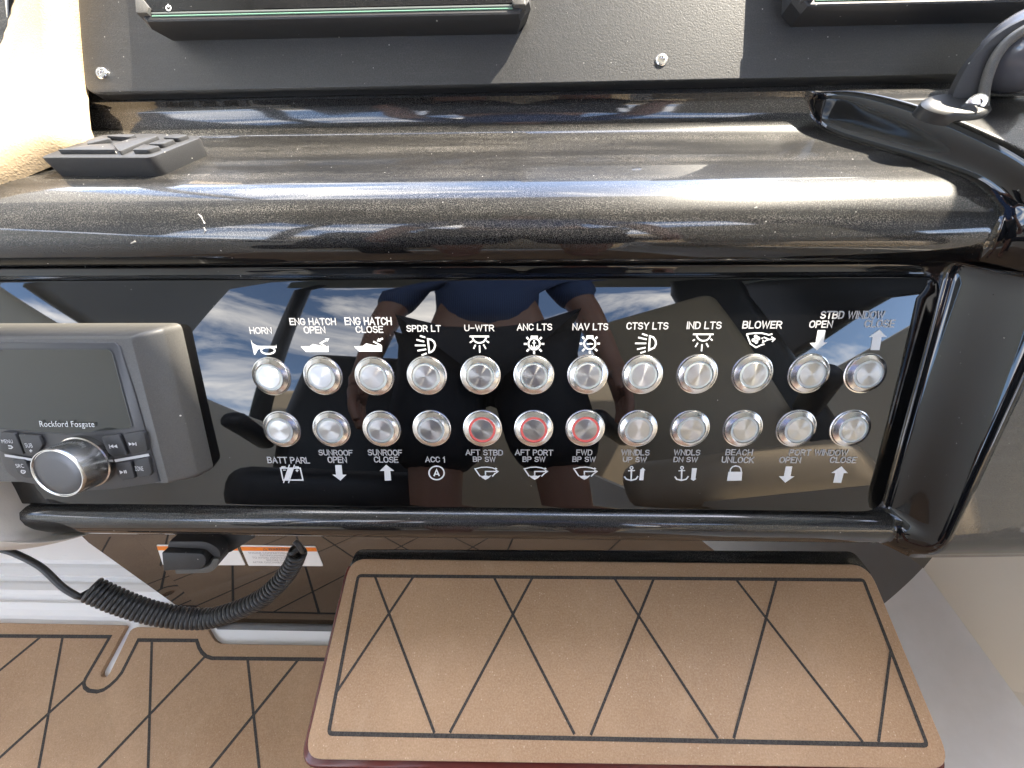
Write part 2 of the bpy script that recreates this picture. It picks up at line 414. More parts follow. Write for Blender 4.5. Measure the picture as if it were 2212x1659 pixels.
for P_ in ([(392, 456), (399, 463), (403, 471), (407, 478)], [(405, 485), (409, 492), (405, 499)], [(240, 520), (251, 515)], [(1600, 455), (1606, 452)]):
    link('scuff_mark', tube([on_shell(*p) for p in P_], [.00022 + .00025 * (k_ % 2) for k_ in range(len(P_))], 6), LINT, dash)
# closing wall behind the instrument plate
bk = Plane(CAM + Vector((0, .2600, -.115)), (1, 0, 0), UP.n)
link('backing_board', from_bm(prism(bk, [(-1.0, -.004), (.9, -.004), (.9, .40), (-1.0, .40)], -.03, -.001)), GLOSS, dash)

# ------------------------------------------------------------------ instrument plate and displays
ip = empty('instrument_panel', UP.at(0, 0)); tag(ip, 'dusty satin black instrument plate above the ledge, holding both displays', 'panel')
l0, r0 = UP.uv(186, 199)[0], .55
pts = [(l0, UP.uv(186, 199)[1] + .0), (UP.uv(2212, 160)[0] + .02, UP.uv(2100, 158)[1]), (UP.uv(2212, 160)[0] + .02, .36), (l0, .36)]
ptsr = rounded(pts, [.005, .004, .004, .004])
link('plate', from_bm(prism(UP, ptsr, -.0075, 0, .0006, 2)), SATIN, ip, smooth=True, angle=35)
def screw(px, py, pl, parent, rad=.0033):
    c = pl.hit(px, py); me = lathe([(rad, -.0006), (rad, .0006), (rad * .85, .0011), (rad * .5, .0012), (rad * .45, .0002), (.00005, .0002)], 24)
    o_ = bpy.data.objects.new('screw', me); COL.objects.link(o_); me.materials.append(SCREWST)
    o_.parent = parent; o_.matrix_local = Matrix.Translation(c - wloc(parent)) @ pl.rot().to_4x4()
    for p in me.polygons: p.use_smooth = True
    me.set_sharp_from_angle(angle=math.radians(30)); return o_
screw(221, 159, UP, ip); screw(1429, 130, UP, ip)

def display(name, label, tl_x, bl, br, open_right, symbol):
    """bl / br: pixel places of the lower corners of the front face"""
    H = .015; FPn = UP.off(H)
    root = empty(name, UP.hit((bl[0] + br[0]) / 2, bl[1])); tag(root, label, 'display', 'marine displays on the instrument plate')
    a, b = Vector(FPn.uv(*bl)), Vector(FPn.uv(*br)); up = Vector((0, 1))
    Hh = .17
    quad = [a, b, b + up * Hh, a + up * Hh]
    # housing: chamfered body standing on the plate
    ch = .006
    outl = [(a.x, a.y + ch), (a.x + ch * .9, a.y), (b.x - ch * .9, b.y), (b.x, b.y + ch), (b.x, b.y + Hh), (a.x, a.y + Hh)]
    bm = bmesh.new(); rings = []
    for h, gr in ((-H, .0005), (-.0040, .0026), (-.0005, .0016), (0, .0010)):
        ring = []
        for i, (u, v) in enumerate(outl):
            cu, cv = (a.x + b.x) / 2, a.y + Hh / 2
            du = gr if u > cu else -gr; dv = gr if v > cv else -gr
            ring.append(bm.verts.new(FPn.at(u + du, v + dv, h)))
        rings.append(ring)
    for r1, r2 in zip(rings, rings[1:]):
        for i in range(6): bm.faces.new((r1[i], r1[(i + 1) % 6], r2[(i + 1) % 6], r2[i]))
    bm.faces.new(rings[-1])
    bmesh.ops.bevel(bm, geom=[e for e in bm.edges if e.calc_face_angle(0) > .3], offset=.0006, segments=2, profile=.5, affect='EDGES')
    link('housing', from_bm(bm), PLASTIC, root, smooth=True, angle=30)
    dv = Vector((b.x - a.x, b.y - a.y)).normalized()
    def strip(n_, v0, v1, h, mat, x0=0.0, x1=0.0):
        q = [(a.x + x0, a.y + v0), (b.x - x1, b.y + v0), (b.x - x1, b.y + v1), (a.x + x0, a.y + v1)]
        return link(n_, from_bm(prism(FPn, q, -.002, h, .0002, 1)), mat, root)
    strip('glass', .0026, Hh - .002, .0006, GLASS, .002, .002)
    strip('glass_border', .0014, .0025, .0005, GREYEDGE, .007, .007)
    strip('glass_edge', .0003, .0010, .0004, GREEN, .007, .007)
    for sx, c in ((1, a), (-1, b)):
        t = [(c.x + sx * .0003, c.y + .0008), (c.x + sx * .0062, c.y + .0008), (c.x + sx * .0075, c.y + .0036), (c.x + sx * .0003, c.y + .0130)]
        link('corner_cap', from_bm(prism(FPn, t if sx > 0 else t[::-1], -.002, .0022, .0004, 2)), GREYPLASTIC, root, smooth=True, angle=30)
    if symbol:
        c = FPn.off(.0008).uv(*symbol); V = []
        ico = Icon(FPn.off(.0008), None); r = .00125
        ico.arc_uv(c, r, math.radians(120), math.radians(420), .0006); ico.line_uv((c[0], c[1] + .0003), (c[0], c[1] + .0019), .0006)
        link('power_symbol', ico.mesh(), WHITE, root)
    return root

# ------------------------------------------------------------------ flat marks: icons and lettering
CROPS = {2: (516.1, 648.8, .24442), 3: (921.6, 648.8, .24442), 4: (1290.3, 648.8, .2445), 5: (1548.3, 648.8, .24442)}
class Icon:
    """flat marks on a plane; shapes given in crop pixels of the photograph or in plane units"""
    def __init__(s, pl, crop): s.pl, s.crop, s.vs, s.fs, s.k = pl, crop, [], [], 0
    def c(s, p):
        x0, y0, sc = CROPS[s.crop]; return Vector(s.pl.uv(x0 + p[0] * sc, y0 + p[1] * sc))
    @property
    def unit(s): return CROPS[s.crop][2] / F * .24
    def _add(s, pts):
        h = .00002 + s.k * .000006; s.k += 1; b = len(s.vs)
        s.vs += [s.pl.at(p[0], p[1], h) for p in pts]; return b
    def poly_uv(s, pts):
        b = s._add(pts); s.fs.append(tuple(range(b, b + len(pts))))
    def line_uv(s, p, q, wd):
        p, q = Vector(p), Vector(q); d = (q - p).normalized() * wd / 2; n = Vector((-d.y, d.x))
        s.poly_uv([p + n, p - n, q - n, q + n])
    def path_uv(s, P, wd, closed=False):
        P = [Vector(p) for p in P]; n = len(P); Lf, Rt = [], []
        for i in range(n):
            a = P[i - 1] if (i or closed) else P[i]; b = P[(i + 1) % n] if (i < n - 1 or closed) else P[i]
            t1 = (P[i] - a); t2 = (b - P[i])
            t1 = t1.normalized() if t1.length > 1e-9 else t2.normalized(); t2 = t2.normalized() if t2.length > 1e-9 else t1
            t = (t1 + t2).normalized(); k = 1 / max(.5, t.dot(t1)); nn = Vector((-t.y, t.x)) * wd / 2 * k
            Lf.append(P[i] + nn); Rt.append(P[i] - nn)
        b = s._add(Lf + Rt)
        for i in range(n if closed else n - 1):
            j = (i + 1) % n; s.fs.append((b + i, b + n + i, b + n + j, b + j))
    def arc_uv(s, c, r, a0, a1, wd, k=28):
        s.path_uv([(c[0] + r * math.cos(a0 + (a1 - a0) * i / k), c[1] + r * math.sin(a0 + (a1 - a0) * i / k)) for i in range(k + 1)], wd)
    def poly(s, *p): s.poly_uv([s.c(q) for q in p])
    def line(s, p, q, wd): s.line_uv(s.c(p), s.c(q), wd * s.unit)
    def path(s, P, wd, closed=False): s.path_uv([s.c(p) for p in P], wd * s.unit, closed)
    def arc(s, c, rx, ry, a0, a1, wd, k=28):
        s.path([(c[0] + rx * math.cos(math.radians(a0 + (a1 - a0) * i / k)), c[1] + ry * math.sin(math.radians(a0 + (a1 - a0) * i / k))) for i in range(k + (0 if abs(a1 - a0) >= 360 else 1))], wd, abs(a1 - a0) >= 360)
    def disc(s, c, r): s.poly(*[(c[0] + r * math.cos(i * .3927), c[1] + r * math.sin(i * .3927)) for i in range(16)])
    def mesh(s):
        me = mesh(s.vs, s.fs); bm = bmesh.new(); bm.from_mesh(me)
        for f in bm.faces:
            f.normal_update()
            if f.normal.dot(s.pl.n) < 0: f.normal_flip()
        return from_bm(bm, False)
DG = bpy.context.evaluated_depsgraph_get()
def glyphs(text, bold=.018, spacing=1.06):
    cu = bpy.data.curves.new('t', 'FONT'); cu.body = text; cu.size = 1; cu.space_character = spacing; cu.offset = bold
    ob = bpy.data.objects.new('t', cu); COL.objects.link(ob)
    dg = bpy.context.evaluated_depsgraph_get(); dg.update()
    me = bpy.data.meshes.new_from_object(ob.evaluated_get(dg)); bpy.data.objects.remove(ob); bpy.data.curves.remove(cu); return me
def lettering(text, pl, u0, u1, v0, v1, h=.00003, bold=.018, slant=0, depth=0.0):
    """text stretched to fill the rectangle of plane coordinates"""
    me = glyphs(text, bold); xs = [v.co.x for v in me.vertices]; ys = [v.co.y for v in me.vertices]
    a, b, c, d = min(xs), max(xs), min(ys), max(ys)
    for v in me.vertices:
        fx, fy = (v.co.x - a) / (b - a), (v.co.y - c) / (d - c)
        v.co = pl.at(u0 + fx * (u1 - u0) + slant * fy, v0 + fy * (v1 - v0), h)
    return me
def px_lettering(text, pl, x0, x1, y0, y1, **k):
    ul, vl = pl.uv(x0, (y0 + y1) / 2); ur, vr = pl.uv(x1, (y0 + y1) / 2)
    xm = (x0 + x1) / 2; vt = pl.uv(xm, y0)[1]; vb = pl.uv(xm, y1)[1]
    return lettering(text, pl, ul, ur, vb, vt, **k)
def crop_lettering(text, pl, crop, x0, x1, y0, y1, **k):
    a, b, s_ = CROPS[crop]; return px_lettering(text, pl, a + x0 * s_, a + x1 * s_, b + y0 * s_, b + y1 * s_, **k)

def _arc(cx, cy, rx, ry, a0, a1, k=8): return [(cx + rx * math.cos(math.radians(a0 + (a1 - a0) * i / k)), cy + ry * math.sin(math.radians(a0 + (a1 - a0) * i / k))) for i in range(k + 1)]
STROKES = {   # single line engraving letters: (advance width, strokes) on a cap height of 1
 'A': (.74, [[(0, 0), (.37, 1), (.74, 0)], [(.14, .33), (.60, .33)]]),
 'B': (.64, [[(0, 0), (0, 1), (.36, 1)] + _arc(.36, .76, .24, .24, 90, -90) + [(0, .52)], [(.36, .52)] + _arc(.38, .26, .26, .26, 90, -90) + [(0, 0)]]),
 'C': (.66, [_arc(.34, .62, .34, .38, 25, 180) + _arc(.34, .38, .34, .38, 180, 335)]),
 'D': (.66, [[(0, 0), (0, 1), (.28, 1)] + _arc(.28, .62, .38, .38, 90, 0) + _arc(.28, .38, .38, .38, 0, -90) + [(0, 0)]]),
 'E': (.56, [[(.56, 1), (0, 1), (0, 0), (.56, 0)], [(0, .52), (.48, .52)]]),
 'F': (.56, [[(.56, 1), (0, 1), (0, 0)], [(0, .52), (.48, .52)]]),
 'G': (.70, [_arc(.35, .62, .35, .38, 25, 180) + _arc(.35, .38, .35, .38, 180, 360) + [(.70, .44), (.42, .44)]]),
 'H': (.66, [[(0, 0), (0, 1)], [(.66, 0), (.66, 1)], [(0, .52), (.66, .52)]]),
 'I': (.02, [[(.01, 0), (.01, 1)]]),
 'K': (.64, [[(0, 0), (0, 1)], [(.62, 1), (0, .38)], [(.2, .58), (.64, 0)]]),
 'L': (.54, [[(0, 1), (0, 0), (.54, 0)]]),
 'M': (.78, [[(0, 0), (0, 1), (.39, .25), (.78, 1), (.78, 0)]]),
 'N': (.66, [[(0, 0), (0, 1), (.66, 0), (.66, 1)]]),
 'O': (.72, [_arc(.36, .64, .36, .36, 0, 180) + _arc(.36, .36, .36, .36, 180, 360) + [(.72, .64)]]),
 'P': (.62, [[(0, 0), (0, 1), (.34, 1)] + _arc(.34, .73, .28, .27, 90, -90) + [(0, .46)]]),
 'R': (.64, [[(0, 0), (0, 1), (.34, 1)] + _arc(.34, .74, .28, .26, 90, -90) + [(0, .48)], [(.34, .48), (.64, 0)]]),
 'S': (.64, [_arc(.32, .76, .30, .24, 25, 180) + _arc(.32, .76, .30, .25, 180, 262) + _arc(.32, .26, .32, .26, 80, 0) + _arc(.32, .26, .32, .26, 0, -158)]),
 'T': (.64, [[(0, 1), (.64, 1)], [(.32, 1), (.32, 0)]]),
 'U': (.66, [[(0, 1), (0, .34)] + _arc(.33, .34, .33, .34, 180, 360) + [(.66, 1)]]),
 'V': (.70, [[(0, 1), (.35, 0), (.70, 1)]]),
 'W': (.98, [[(0, 1), (.24, 0), (.49, .95), (.74, 0), (.98, 1)]]),
 'X': (.66, [[(0, 0), (.66, 1)], [(0, 1), (.66, 0)]]),
 'Y': (.66, [[(0, 1), (.33, .48), (.66, 1)], [(.33, .48), (.33, 0)]]),
 'Z': (.62, [[(0, 1), (.62, 1), (0, 0), (.62, 0)]]),
 '1': (.22, [[(0, .8), (.2, 1), (.2, 0)]]), '-': (.52, [[(0, .48), (.52, .48)]]), ' ': (.20, []), '.': (.04, [[(0, 0), (.02, .02)]]),
}
def engraved(text, pl, u0, u1, v0, v1, weight=.17, gap=.26):
    """single-stroke lettering fitted to a rectangle of plane coordinates"""
    total = sum(STROKES[c][0] for c in text) + gap * (len(text) - 1)
    H = v1 - v0; wd = H * weight; H -= wd; sx = (u1 - u0 - wd) / total
    i = Icon(pl, None); x = 0
    for c in text:
        adv, st = STROKES[c]
        for P in st:
            Q = [Vector((u0 + wd / 2 + (x + p[0]) * sx, v0 + wd / 2 + p[1] * H)) for p in P]
            Q = [q for k, q in enumerate(Q) if k == 0 or (q - Q[k - 1]).length > 1e-7]
            for a, b in ((0, 1), (-1, -2)):                    # rounded ends
                d = (Q[a] - Q[b]).normalized(); Q[a] = Q[a] + d * wd * .18
            i.path_uv(Q, wd)
            for q in (Q[0], Q[-1]): i.poly_uv([(q.x + wd * .5 * math.cos(t * .7854), q.y + wd * .5 * math.sin(t * .7854)) for t in range(8)])
        x += adv + gap
    return i.mesh()
def crop_engraved(text, pl, crop, x0, x1, y0, y1, **k):
    a, b, s_ = CROPS[crop]; x0, x1, y0, y1 = a + x0 * s_, a + x1 * s_, b + y0 * s_, b + y1 * s_
    ul = pl.uv(x0, (y0 + y1) / 2)[0]; ur = pl.uv(x1, (y0 + y1) / 2)[0]; xm = (x0 + x1) / 2
    return engraved(text, pl, ul, ur, pl.uv(xm, y1)[1], pl.uv(xm, y0)[1], **k)

display('display_screen', 'wide black display left of centre on the plate, with a white power symbol', 0, (301, 39), (1136, 21), False, (364, 17))
display('display_screen', 'black display at the top right edge, above the curved bracket', 0, (1730, 5), (2640, -15), True, None)

# ------------------------------------------------------------------ switch panel
sp = empty('switch_panel', PP.at(0, 0)); tag(sp, 'polished black switch panel with two rows of round steel push buttons and white lettering', 'switch panel')
uL = PP.uv(0, 850)[0] - .10; vT = PP.uv(1106, 599)[1]; vB = PP.uv(1106, 1101)[1]; uR = .2325
corner = [(uL, vT), (uR, vT), (uR, vB), (uL, vB)]
link('plate', from_bm(prism(PP, rounded(corner, [.004, .012, .012, .004]), -.004, 0, .0016, 4)), PANEL, sp, smooth=True, angle=50)
BZ = lathe([(.0118, 0.0), (.0112, .0002), (.0110, .0010), (.01085, .0013), (.0087, .0026), (.0084, .0027), (.0082, .0026), (.0081, .0013)], 64); BZ.materials.append(STEEL)
RG = lathe([(.00805, .0012), (.00803, .0021), (.0078, .0023), (.0068, .0023)], 64); RG.materials.append(RING)
RR = RG.copy(); RR.materials.clear(); RR.materials.append(REDRING)
CP = lathe([(.00675, .0015), (.0067, .0024), (.0065, .0026), (.004, .00272), (.002, .00276), (.00005, .00278)], 64); CP.materials.append(STEELCAP)
for me in (BZ, RG, RR, CP):
    for p in me.polygons: p.use_smooth = True
    me.set_sharp_from_angle(angle=math.radians(28))
def T(crop, text, x0, x1, y0, y1): return (crop, text, x0, x1, y0, y1)
up_arrow = lambda i, P: i.poly(*P)
def light_up(i, D, rays, wd):
    i.path(D, 15, True)
    for a, b in rays: i.line(a, b, wd)
def ic_horn(i):
    i.poly((105, 345), (120, 378), (160, 400), (195, 403), (325, 403), (331, 390), (333, 422), (200, 424), (168, 436), (145, 480), (134, 480))
    i.arc((257, 443), 60, 30, 0, 360, 15)
def ic_hatch_open(i):
    i.poly((545, 408), (628, 404), (652, 385), (738, 403), (770, 412), (793, 400), (793, 456), (592, 456)); i.line((714, 376), (772, 410), 12)
    i.line((728, 374), (772, 352), 14); i.poly((760, 338), (799, 336), (782, 366))
def ic_hatch_close(i):
    i.poly((1017, 408), (1095, 402), (1125, 380), (1190, 395), (1265, 400), (1265, 453), (1062, 453)); i.line((1187, 363), (1257, 400), 14)
    i.line((1272, 336), (1242, 350), 16); i.poly((1218, 362), (1236, 332), (1254, 364))
def ic_spot(i):
    light_up(i, [(1670, 342), (1700, 347), (1724, 365), (1735, 398), (1724, 433), (1705, 453), (1682, 460)], [((1600, 313), (1647, 328)), ((1570, 348), (1638, 365)), ((1555, 398), (1650, 398)), ((1578, 445), (1655, 432)), ((1615, 485), (1660, 468))], 14)
def ic_ctsy(i):
    light_up(i, [(464, 317), (495, 327), (514, 355), (518, 385), (503, 418), (457, 440)], [((395, 295), (443, 312)), ((360, 328), (437, 345)), ((333, 380), (433, 380)), ((350, 432), (427, 417)), ((380, 465), (427, 450))], 13)
def ic_uwtr(i):
    i.line((380, 319), (552, 319), 15); i.arc((466, 322), 60, 54, 0, 180, 14)
    for a, b in [((405, 358), (382, 374)), ((432, 392), (415, 428)), ((468, 398), (470, 462)), ((502, 390), (524, 428)), ((528, 358), (552, 374))]: i.line(a, b, 12)
def ic_ind(i):
    i.line((845, 300), (1027, 300), 13); i.arc((938, 303), 60, 54, 0, 180, 13)
    for a, b in [((862, 345), (842, 358)), ((888, 375), (865, 412)), ((925, 388), (920, 450)), ((962, 378), (980, 412)), ((1000, 340), (1017, 354))]: i.line(a, b, 12)
def lamp(i, cx, cy):
    i.arc((cx, cy), 50, 50, 0, 360, 14); i.path([(cx - 26, cy - 48), (cx - 24, cy - 66), (cx + 26, cy - 66), (cx + 26, cy - 48)], 12)
    for a, b in [((65, 0), (90, 0)), ((-65, 0), (-90, 0)), ((-50, -42), (-66, -60)), ((50, -42), (66, -60)), ((-46, 46), (-66, 66)), ((46, 46), (66, 66)), ((0, 64), (0, 90))]:
        i.line((cx + a[0], cy + a[1]), (cx + b[0], cy + b[1]), 16)
def ic_anc(i):
    lamp(i, 950, 385); i.line((950, 360), (950, 418), 9); i.arc((950, 392), 27, 27, 10, 170, 9); i.line((934, 376), (966, 376), 8); i.disc((950, 358), 8)
def ic_nav(i):
    lamp(i, 1442, 382); i.poly((1408, 383), (1436, 380), (1445, 374), (1458, 380), (1476, 382), (1468, 391), (1420, 391))
def ic_blower(i):
    i.path([(262, 298), (330, 290), (400, 290), (460, 305), (492, 297)], 12); i.path([(266, 300), (298, 385), (347, 416), (390, 396), (422, 386)], 12)
    for dx, dy in ((-20, 10), (0, -22), (22, -6), (4, 24)): i.disc((345 + dx, 342 + dy), 17)
    i.path([(415, 325), (462, 346), (505, 342)], 10); i.path([(400, 376), (440, 352), (470, 344)], 10); i.path([(482, 322), (512, 342), (488, 366)], 10); i.disc((402, 336), 8); i.disc((410, 358), 8)
def ic_batt(i):
    i.path([(368, 1483), (542, 1483), (566, 1588), (390, 1588)], 13, True); i.line((375, 1472), (412, 1472), 12); i.line((494, 1472), (530, 1472), 12)
    i.poly((432, 1484), (480, 1484), (438, 1590), (398, 1590)); i.line((447, 1452), (394, 1614), 10); i.line((492, 1452), (438, 1614), 10)
    i.line((390, 1500), (413, 1500), 8); i.line((502, 1503), (526, 1503), 8); i.line((513, 1491), (515, 1515), 8)
def ic_acc(i):
    i.arc((1747, 1525), 67, 60, 0, 360, 13); i.path([(1724, 1553), (1747, 1497), (1771, 1553)], 14); i.line((1732, 1536), (1763, 1536), 12)
def ic_bilge(dx):
    def f(i):
        q = lambda x, y: (x + dx, y)
        i.path([q(426, 1490), q(480, 1476), q(530, 1473), q(580, 1480), q(612, 1492)], 11); i.line(q(424, 1484), q(472, 1554), 12)
        i.poly(q(468, 1548), q(495, 1552), q(520, 1546), q(545, 1552), q(574, 1546), q(548, 1572), q(520, 1586), q(494, 1572)); i.line(q(608, 1526), q(580, 1556), 12)
        i.path([q(520, 1542), q(520, 1512), q(612, 1512)], 12); i.poly(q(608, 1494), q(641, 1511), q(612, 1531)); i.line(q(608, 1480), q(622, 1492), 10)
    return f
def ic_anchor(dx, up):
    def f(i):
        q = lambda x, y: (x + dx, y)
        i.arc(q(303, 1480), 12, 12, 0, 360, 10); i.line(q(302, 1490), q(298, 1588), 13); i.line(q(272, 1506), q(331, 1504), 10)
        i.path([q(238, 1556), q(256, 1580), q(298, 1590), q(340, 1580), q(360, 1553)], 13)
        if up: i.poly((402, 1478), (427, 1501), (415, 1501), (407, 1590), (370, 1588), (380, 1501), (374, 1501))
        else: i.poly((836, 1482), (880, 1482), (866, 1576), (877, 1576), (849, 1594), (819, 1576), (828, 1576))
    return f
def ic_lock(i):
    i.poly((103, 1515), (226, 1515), (220, 1593), (90, 1595)); i.path([(118, 1518), (122, 1490), (140, 1470), (165, 1463), (195, 1468), (213, 1485), (218, 1518)], 11)
BUTTONS = [
 (2, (275, 677), 0, [(2, 'HORN', 93, 293, 236, 297)], ic_horn, 'horn'),
 (2, (733, 672), 0, [(2, 'ENG HATCH', 447, 860, 156, 219), (2, 'OPEN', 572, 765, 229, 293)], ic_hatch_open, ''),
 (2, (1190, 675), 0, [(2, 'ENG HATCH', 933, 1352, 148, 219), (2, 'CLOSE', 1030, 1275, 225, 288)], ic_hatch_close, ''),
 (2, (1655, 670), 0, [(2, 'SPDR LT', 1480, 1785, 218, 278)], ic_spot, ''),
 (3, (474, 667), 0, [(3, 'U-WTR', 332, 597, 215, 273)], ic_uwtr, ''),
 (3, (949, 664), 0, [(3, 'ANC LTS', 797, 1110, 205, 266)], ic_anc, ''),
 (3, (1427, 661), 0, [(3, 'NAV LTS', 1288, 1605, 202, 264)], ic_nav, ''),
 (4, (404, 660), 0, [(4, 'CTSY LTS', 257, 628, 193, 258)], ic_ctsy, ''),
 (4, (890, 657), 0, [(4, 'IND LTS', 790, 1098, 187, 254)], ic_ind, ''),
 (5, (325, 652), 0, [(5, 'BLOWER', 228, 577, 181, 250)], ic_blower, ''),
 (5, (828, 652), 0, [(5, 'STBD WINDOW', 917, 1483, 93, 163), (5, 'OPEN', 818, 1025, 178, 243)], lambda i: i.poly((893, 263), (962, 263), (945, 371), (977, 373), (882, 443), (822, 378), (873, 373)), ''),
 (5, (1330, 650), 0, [(5, 'CLOSE', 1308, 1575, 170, 240)], lambda i: i.poly((1438, 258), (1503, 325), (1457, 325), (1438, 440), (1357, 440), (1378, 325), (1343, 325)), ''),
 (2, (368, 1146), 0, [(2, 'BATT PARL', 250, 627, 1383, 1440)], ic_batt, ''),
 (2, (810, 1145), 0, [(2, 'SUNROOF', 703, 1005, 1320, 1372), (2, 'OPEN', 783, 955, 1380, 1437)], lambda i: i.poly((850, 1455), (908, 1455), (916, 1540), (951, 1540), (897, 1593), (827, 1540), (858, 1540)), ''),
 (2, (1255, 1142), 0, [(2, 'SUNROOF', 1138, 1443, 1318, 1372), (2, 'CLOSE', 1192, 1408, 1380, 1435)], lambda i: i.poly((1302, 1452), (1373, 1507), (1338, 1507), (1346, 1591), (1290, 1593), (1285, 1507), (1244, 1507)), ''),
 (2, (1700, 1140), 0, [(3, 'ACC 1', -14, 163, 1380, 1432)], ic_acc, ''),
 (3, (492, 1140), 1, [(3, 'AFT STBD', 343, 675, 1318, 1370), (3, 'BP SW', 408, 610, 1380, 1428)], ic_bilge(0), ''),
 (3, (947, 1140), 1, [(3, 'AFT PORT', 780, 1117, 1318, 1370), (3, 'BP SW', 847, 1050, 1380, 1428)], ic_bilge(435), ''),
 (3, (1404, 1138), 1, [(3, 'FWD', 1322, 1465, 1318, 1370), (3, 'BP SW', 1288, 1495, 1380, 1428)], ic_bilge(874), ''),
 (4, (362, 1140), 0, [(4, 'WINDLS', 210, 463, 1318, 1370), (4, 'UP SW', 226, 436, 1382, 1430)], ic_anchor(0, True), ''),
 (4, (826, 1140), 0, [(4, 'WNDLS', 675, 910, 1318, 1370), (4, 'DN SW', 673, 888, 1382, 1430)], ic_anchor(445, False), ''),
 (5, (240, 1140), 0, [(5, 'BEACH', 78, 318, 1315, 1370), (5, 'UNLOCK', 43, 330, 1381, 1437)], ic_lock, ''),
 (5, (716, 1140), 0, [(5, 'PORT WINDOW', 640, 1160, 1318, 1372), (5, 'OPEN', 553, 745, 1382, 1438)], lambda i: i.poly((610, 1467), (668, 1467), (652, 1553), (687, 1555), (605, 1611), (549, 1555), (593, 1553)), ''),
 (5, (1197, 1140), 0, [(5, 'CLOSE', 1000, 1235, 1382, 1438)], lambda i: i.poly((1103, 1466), (1158, 1527), (1122, 1527), (1100, 1613), (1029, 1611), (1047, 1527), (1012, 1525)), ''),
]
PB = PP.off(.0015)
rot4 = PP.rot().to_4x4()
for crop, c, red, texts, icon, _ in BUTTONS:
    x0, y0, s_ = CROPS[crop]; hit = PB.hit(x0 + c[0] * s_, y0 + c[1] * s_) - PP.n * .0015
    ang = Matrix.Rotation(random.uniform(0, 6.28), 4, 'Z')
    b = bpy.data.objects.new('push_button', BZ); COL.objects.link(b); b.parent = sp; b.matrix_local = Matrix.Translation(hit - wloc(sp)) @ rot4 @ ang
    r = bpy.data.objects.new('light_ring', RR if red else RG); COL.objects.link(r); r.parent = b
    k = bpy.data.objects.new('cap', CP); COL.objects.link(k); k.parent = b
    if red: r['label'] = 'red illuminated ring'
    i = Icon(PP.off(.00012), crop); icon(i); link('icon', i.mesh(), WHITE, sp)
    link('lettering', cat(*[crop_engraved(t, PP.off(.0001), cr, a0, a1, b0, b1) for cr, t, a0, a1, b0, b1 in texts]), ENGRAVE, sp)

# ------------------------------------------------------------------ marine radio
RH = .020; RP = PP.off(RH)
def rc(x, y): return (x * .2666, 663.6 + y * .2666)          # crop pixels of the radio close-up
def rp(pl, *pts): return [pl.uv(*rc(*p)) for p in pts]
radio = empty('marine_radio', PP.hit(200, 880)); tag(radio, 'dark grey marine stereo with a silver rotary knob, left of the push buttons', 'marine radio')
f0 = rp(RP, (1055, 255), (1390, 1425)); fu1, fv1 = f0[0]; fu2, fv2 = f0[1]
ul = RP.uv(0, 900)[0] - .085
uo = fu1 + .0005; vo_ = fv1; vbm = fv2
face = [(ul, vbm), (uo, vbm), (uo, vo_), (ul, vo_)]
SP2 = PP.off(.0105)
so_ = rp(SP2, (1275, 160), (1640, 1385)); su, sv = (so_[0][0] + so_[1][0]) / 2, so_[0][1]; sb = so_[1][1]
# surround: sloping frame from the wide base up to the face
bm = bmesh.new(); rings = []
for (u0, u1, v0, v1, h, r) in ((ul, su + .002, sb, sv + .001, .000, .004), (ul, su, sb, sv, .009, .004), (ul, su - .0005, sb, sv - .0005, .0105, .004), (ul, uo + .0012, vbm, vo_ + .0012, RH - .0008, .0022), (ul, uo, vbm, vo_, RH, .0016)):
    rings.append([bm.verts.new(PP.at(u, v, h)) for u, v in rounded([(u0, v0), (u1, v0), (u1, v1), (u0, v1)], [0, r, r, 0], 6)])
n_ = len(rings[0])
for r1, r2 in zip(rings, rings[1:]):
    for i in range(n_): bm.faces.new((r1[i], r1[(i + 1) % n_], r2[(i + 1) % n_], r2[i]))
bm.faces.new(rings[-1])
link('surround', from_bm(bm), GREYPLASTIC, radio, smooth=True, angle=32)
gk = rp(PP, (1425, 150), (1650, 1360)); gu = (gk[0][0] + gk[1][0]) / 2
link('gasket', from_bm(prism(PP, rounded([(ul - .002, sb - .003), (gu, sb - .003), (gu, gk[0][1]), (ul - .002, gk[0][1])], .005), 0, .0045, .001, 3)), RUBBER, radio, smooth=True, angle=40)
FPL = PP.off(RH + .0002)
lf = [FPL.uv(*rc(x, y)) for x, y in ((-500, 287), (935, 287), (975, 318), (1100, 700), (1300, 1412), (1240, 1425), (930, 1468), (700, 1482), (400, 1450), (150, 1405), (60, 1330), (-160, 800))]
link('face_plate', from_bm(prism(FPL, lf, -.003, .0006, .0004, 2)), RADIOFACE, radio, smooth=True, angle=40)
sc = [FPL.uv(*rc(x, y)) for x, y in ((-500, 337), (885, 337), (905, 345), (925, 375), (1082, 955), (1080, 968), (1060, 980), (560, 1026), (0, 975), (-300, 940))]
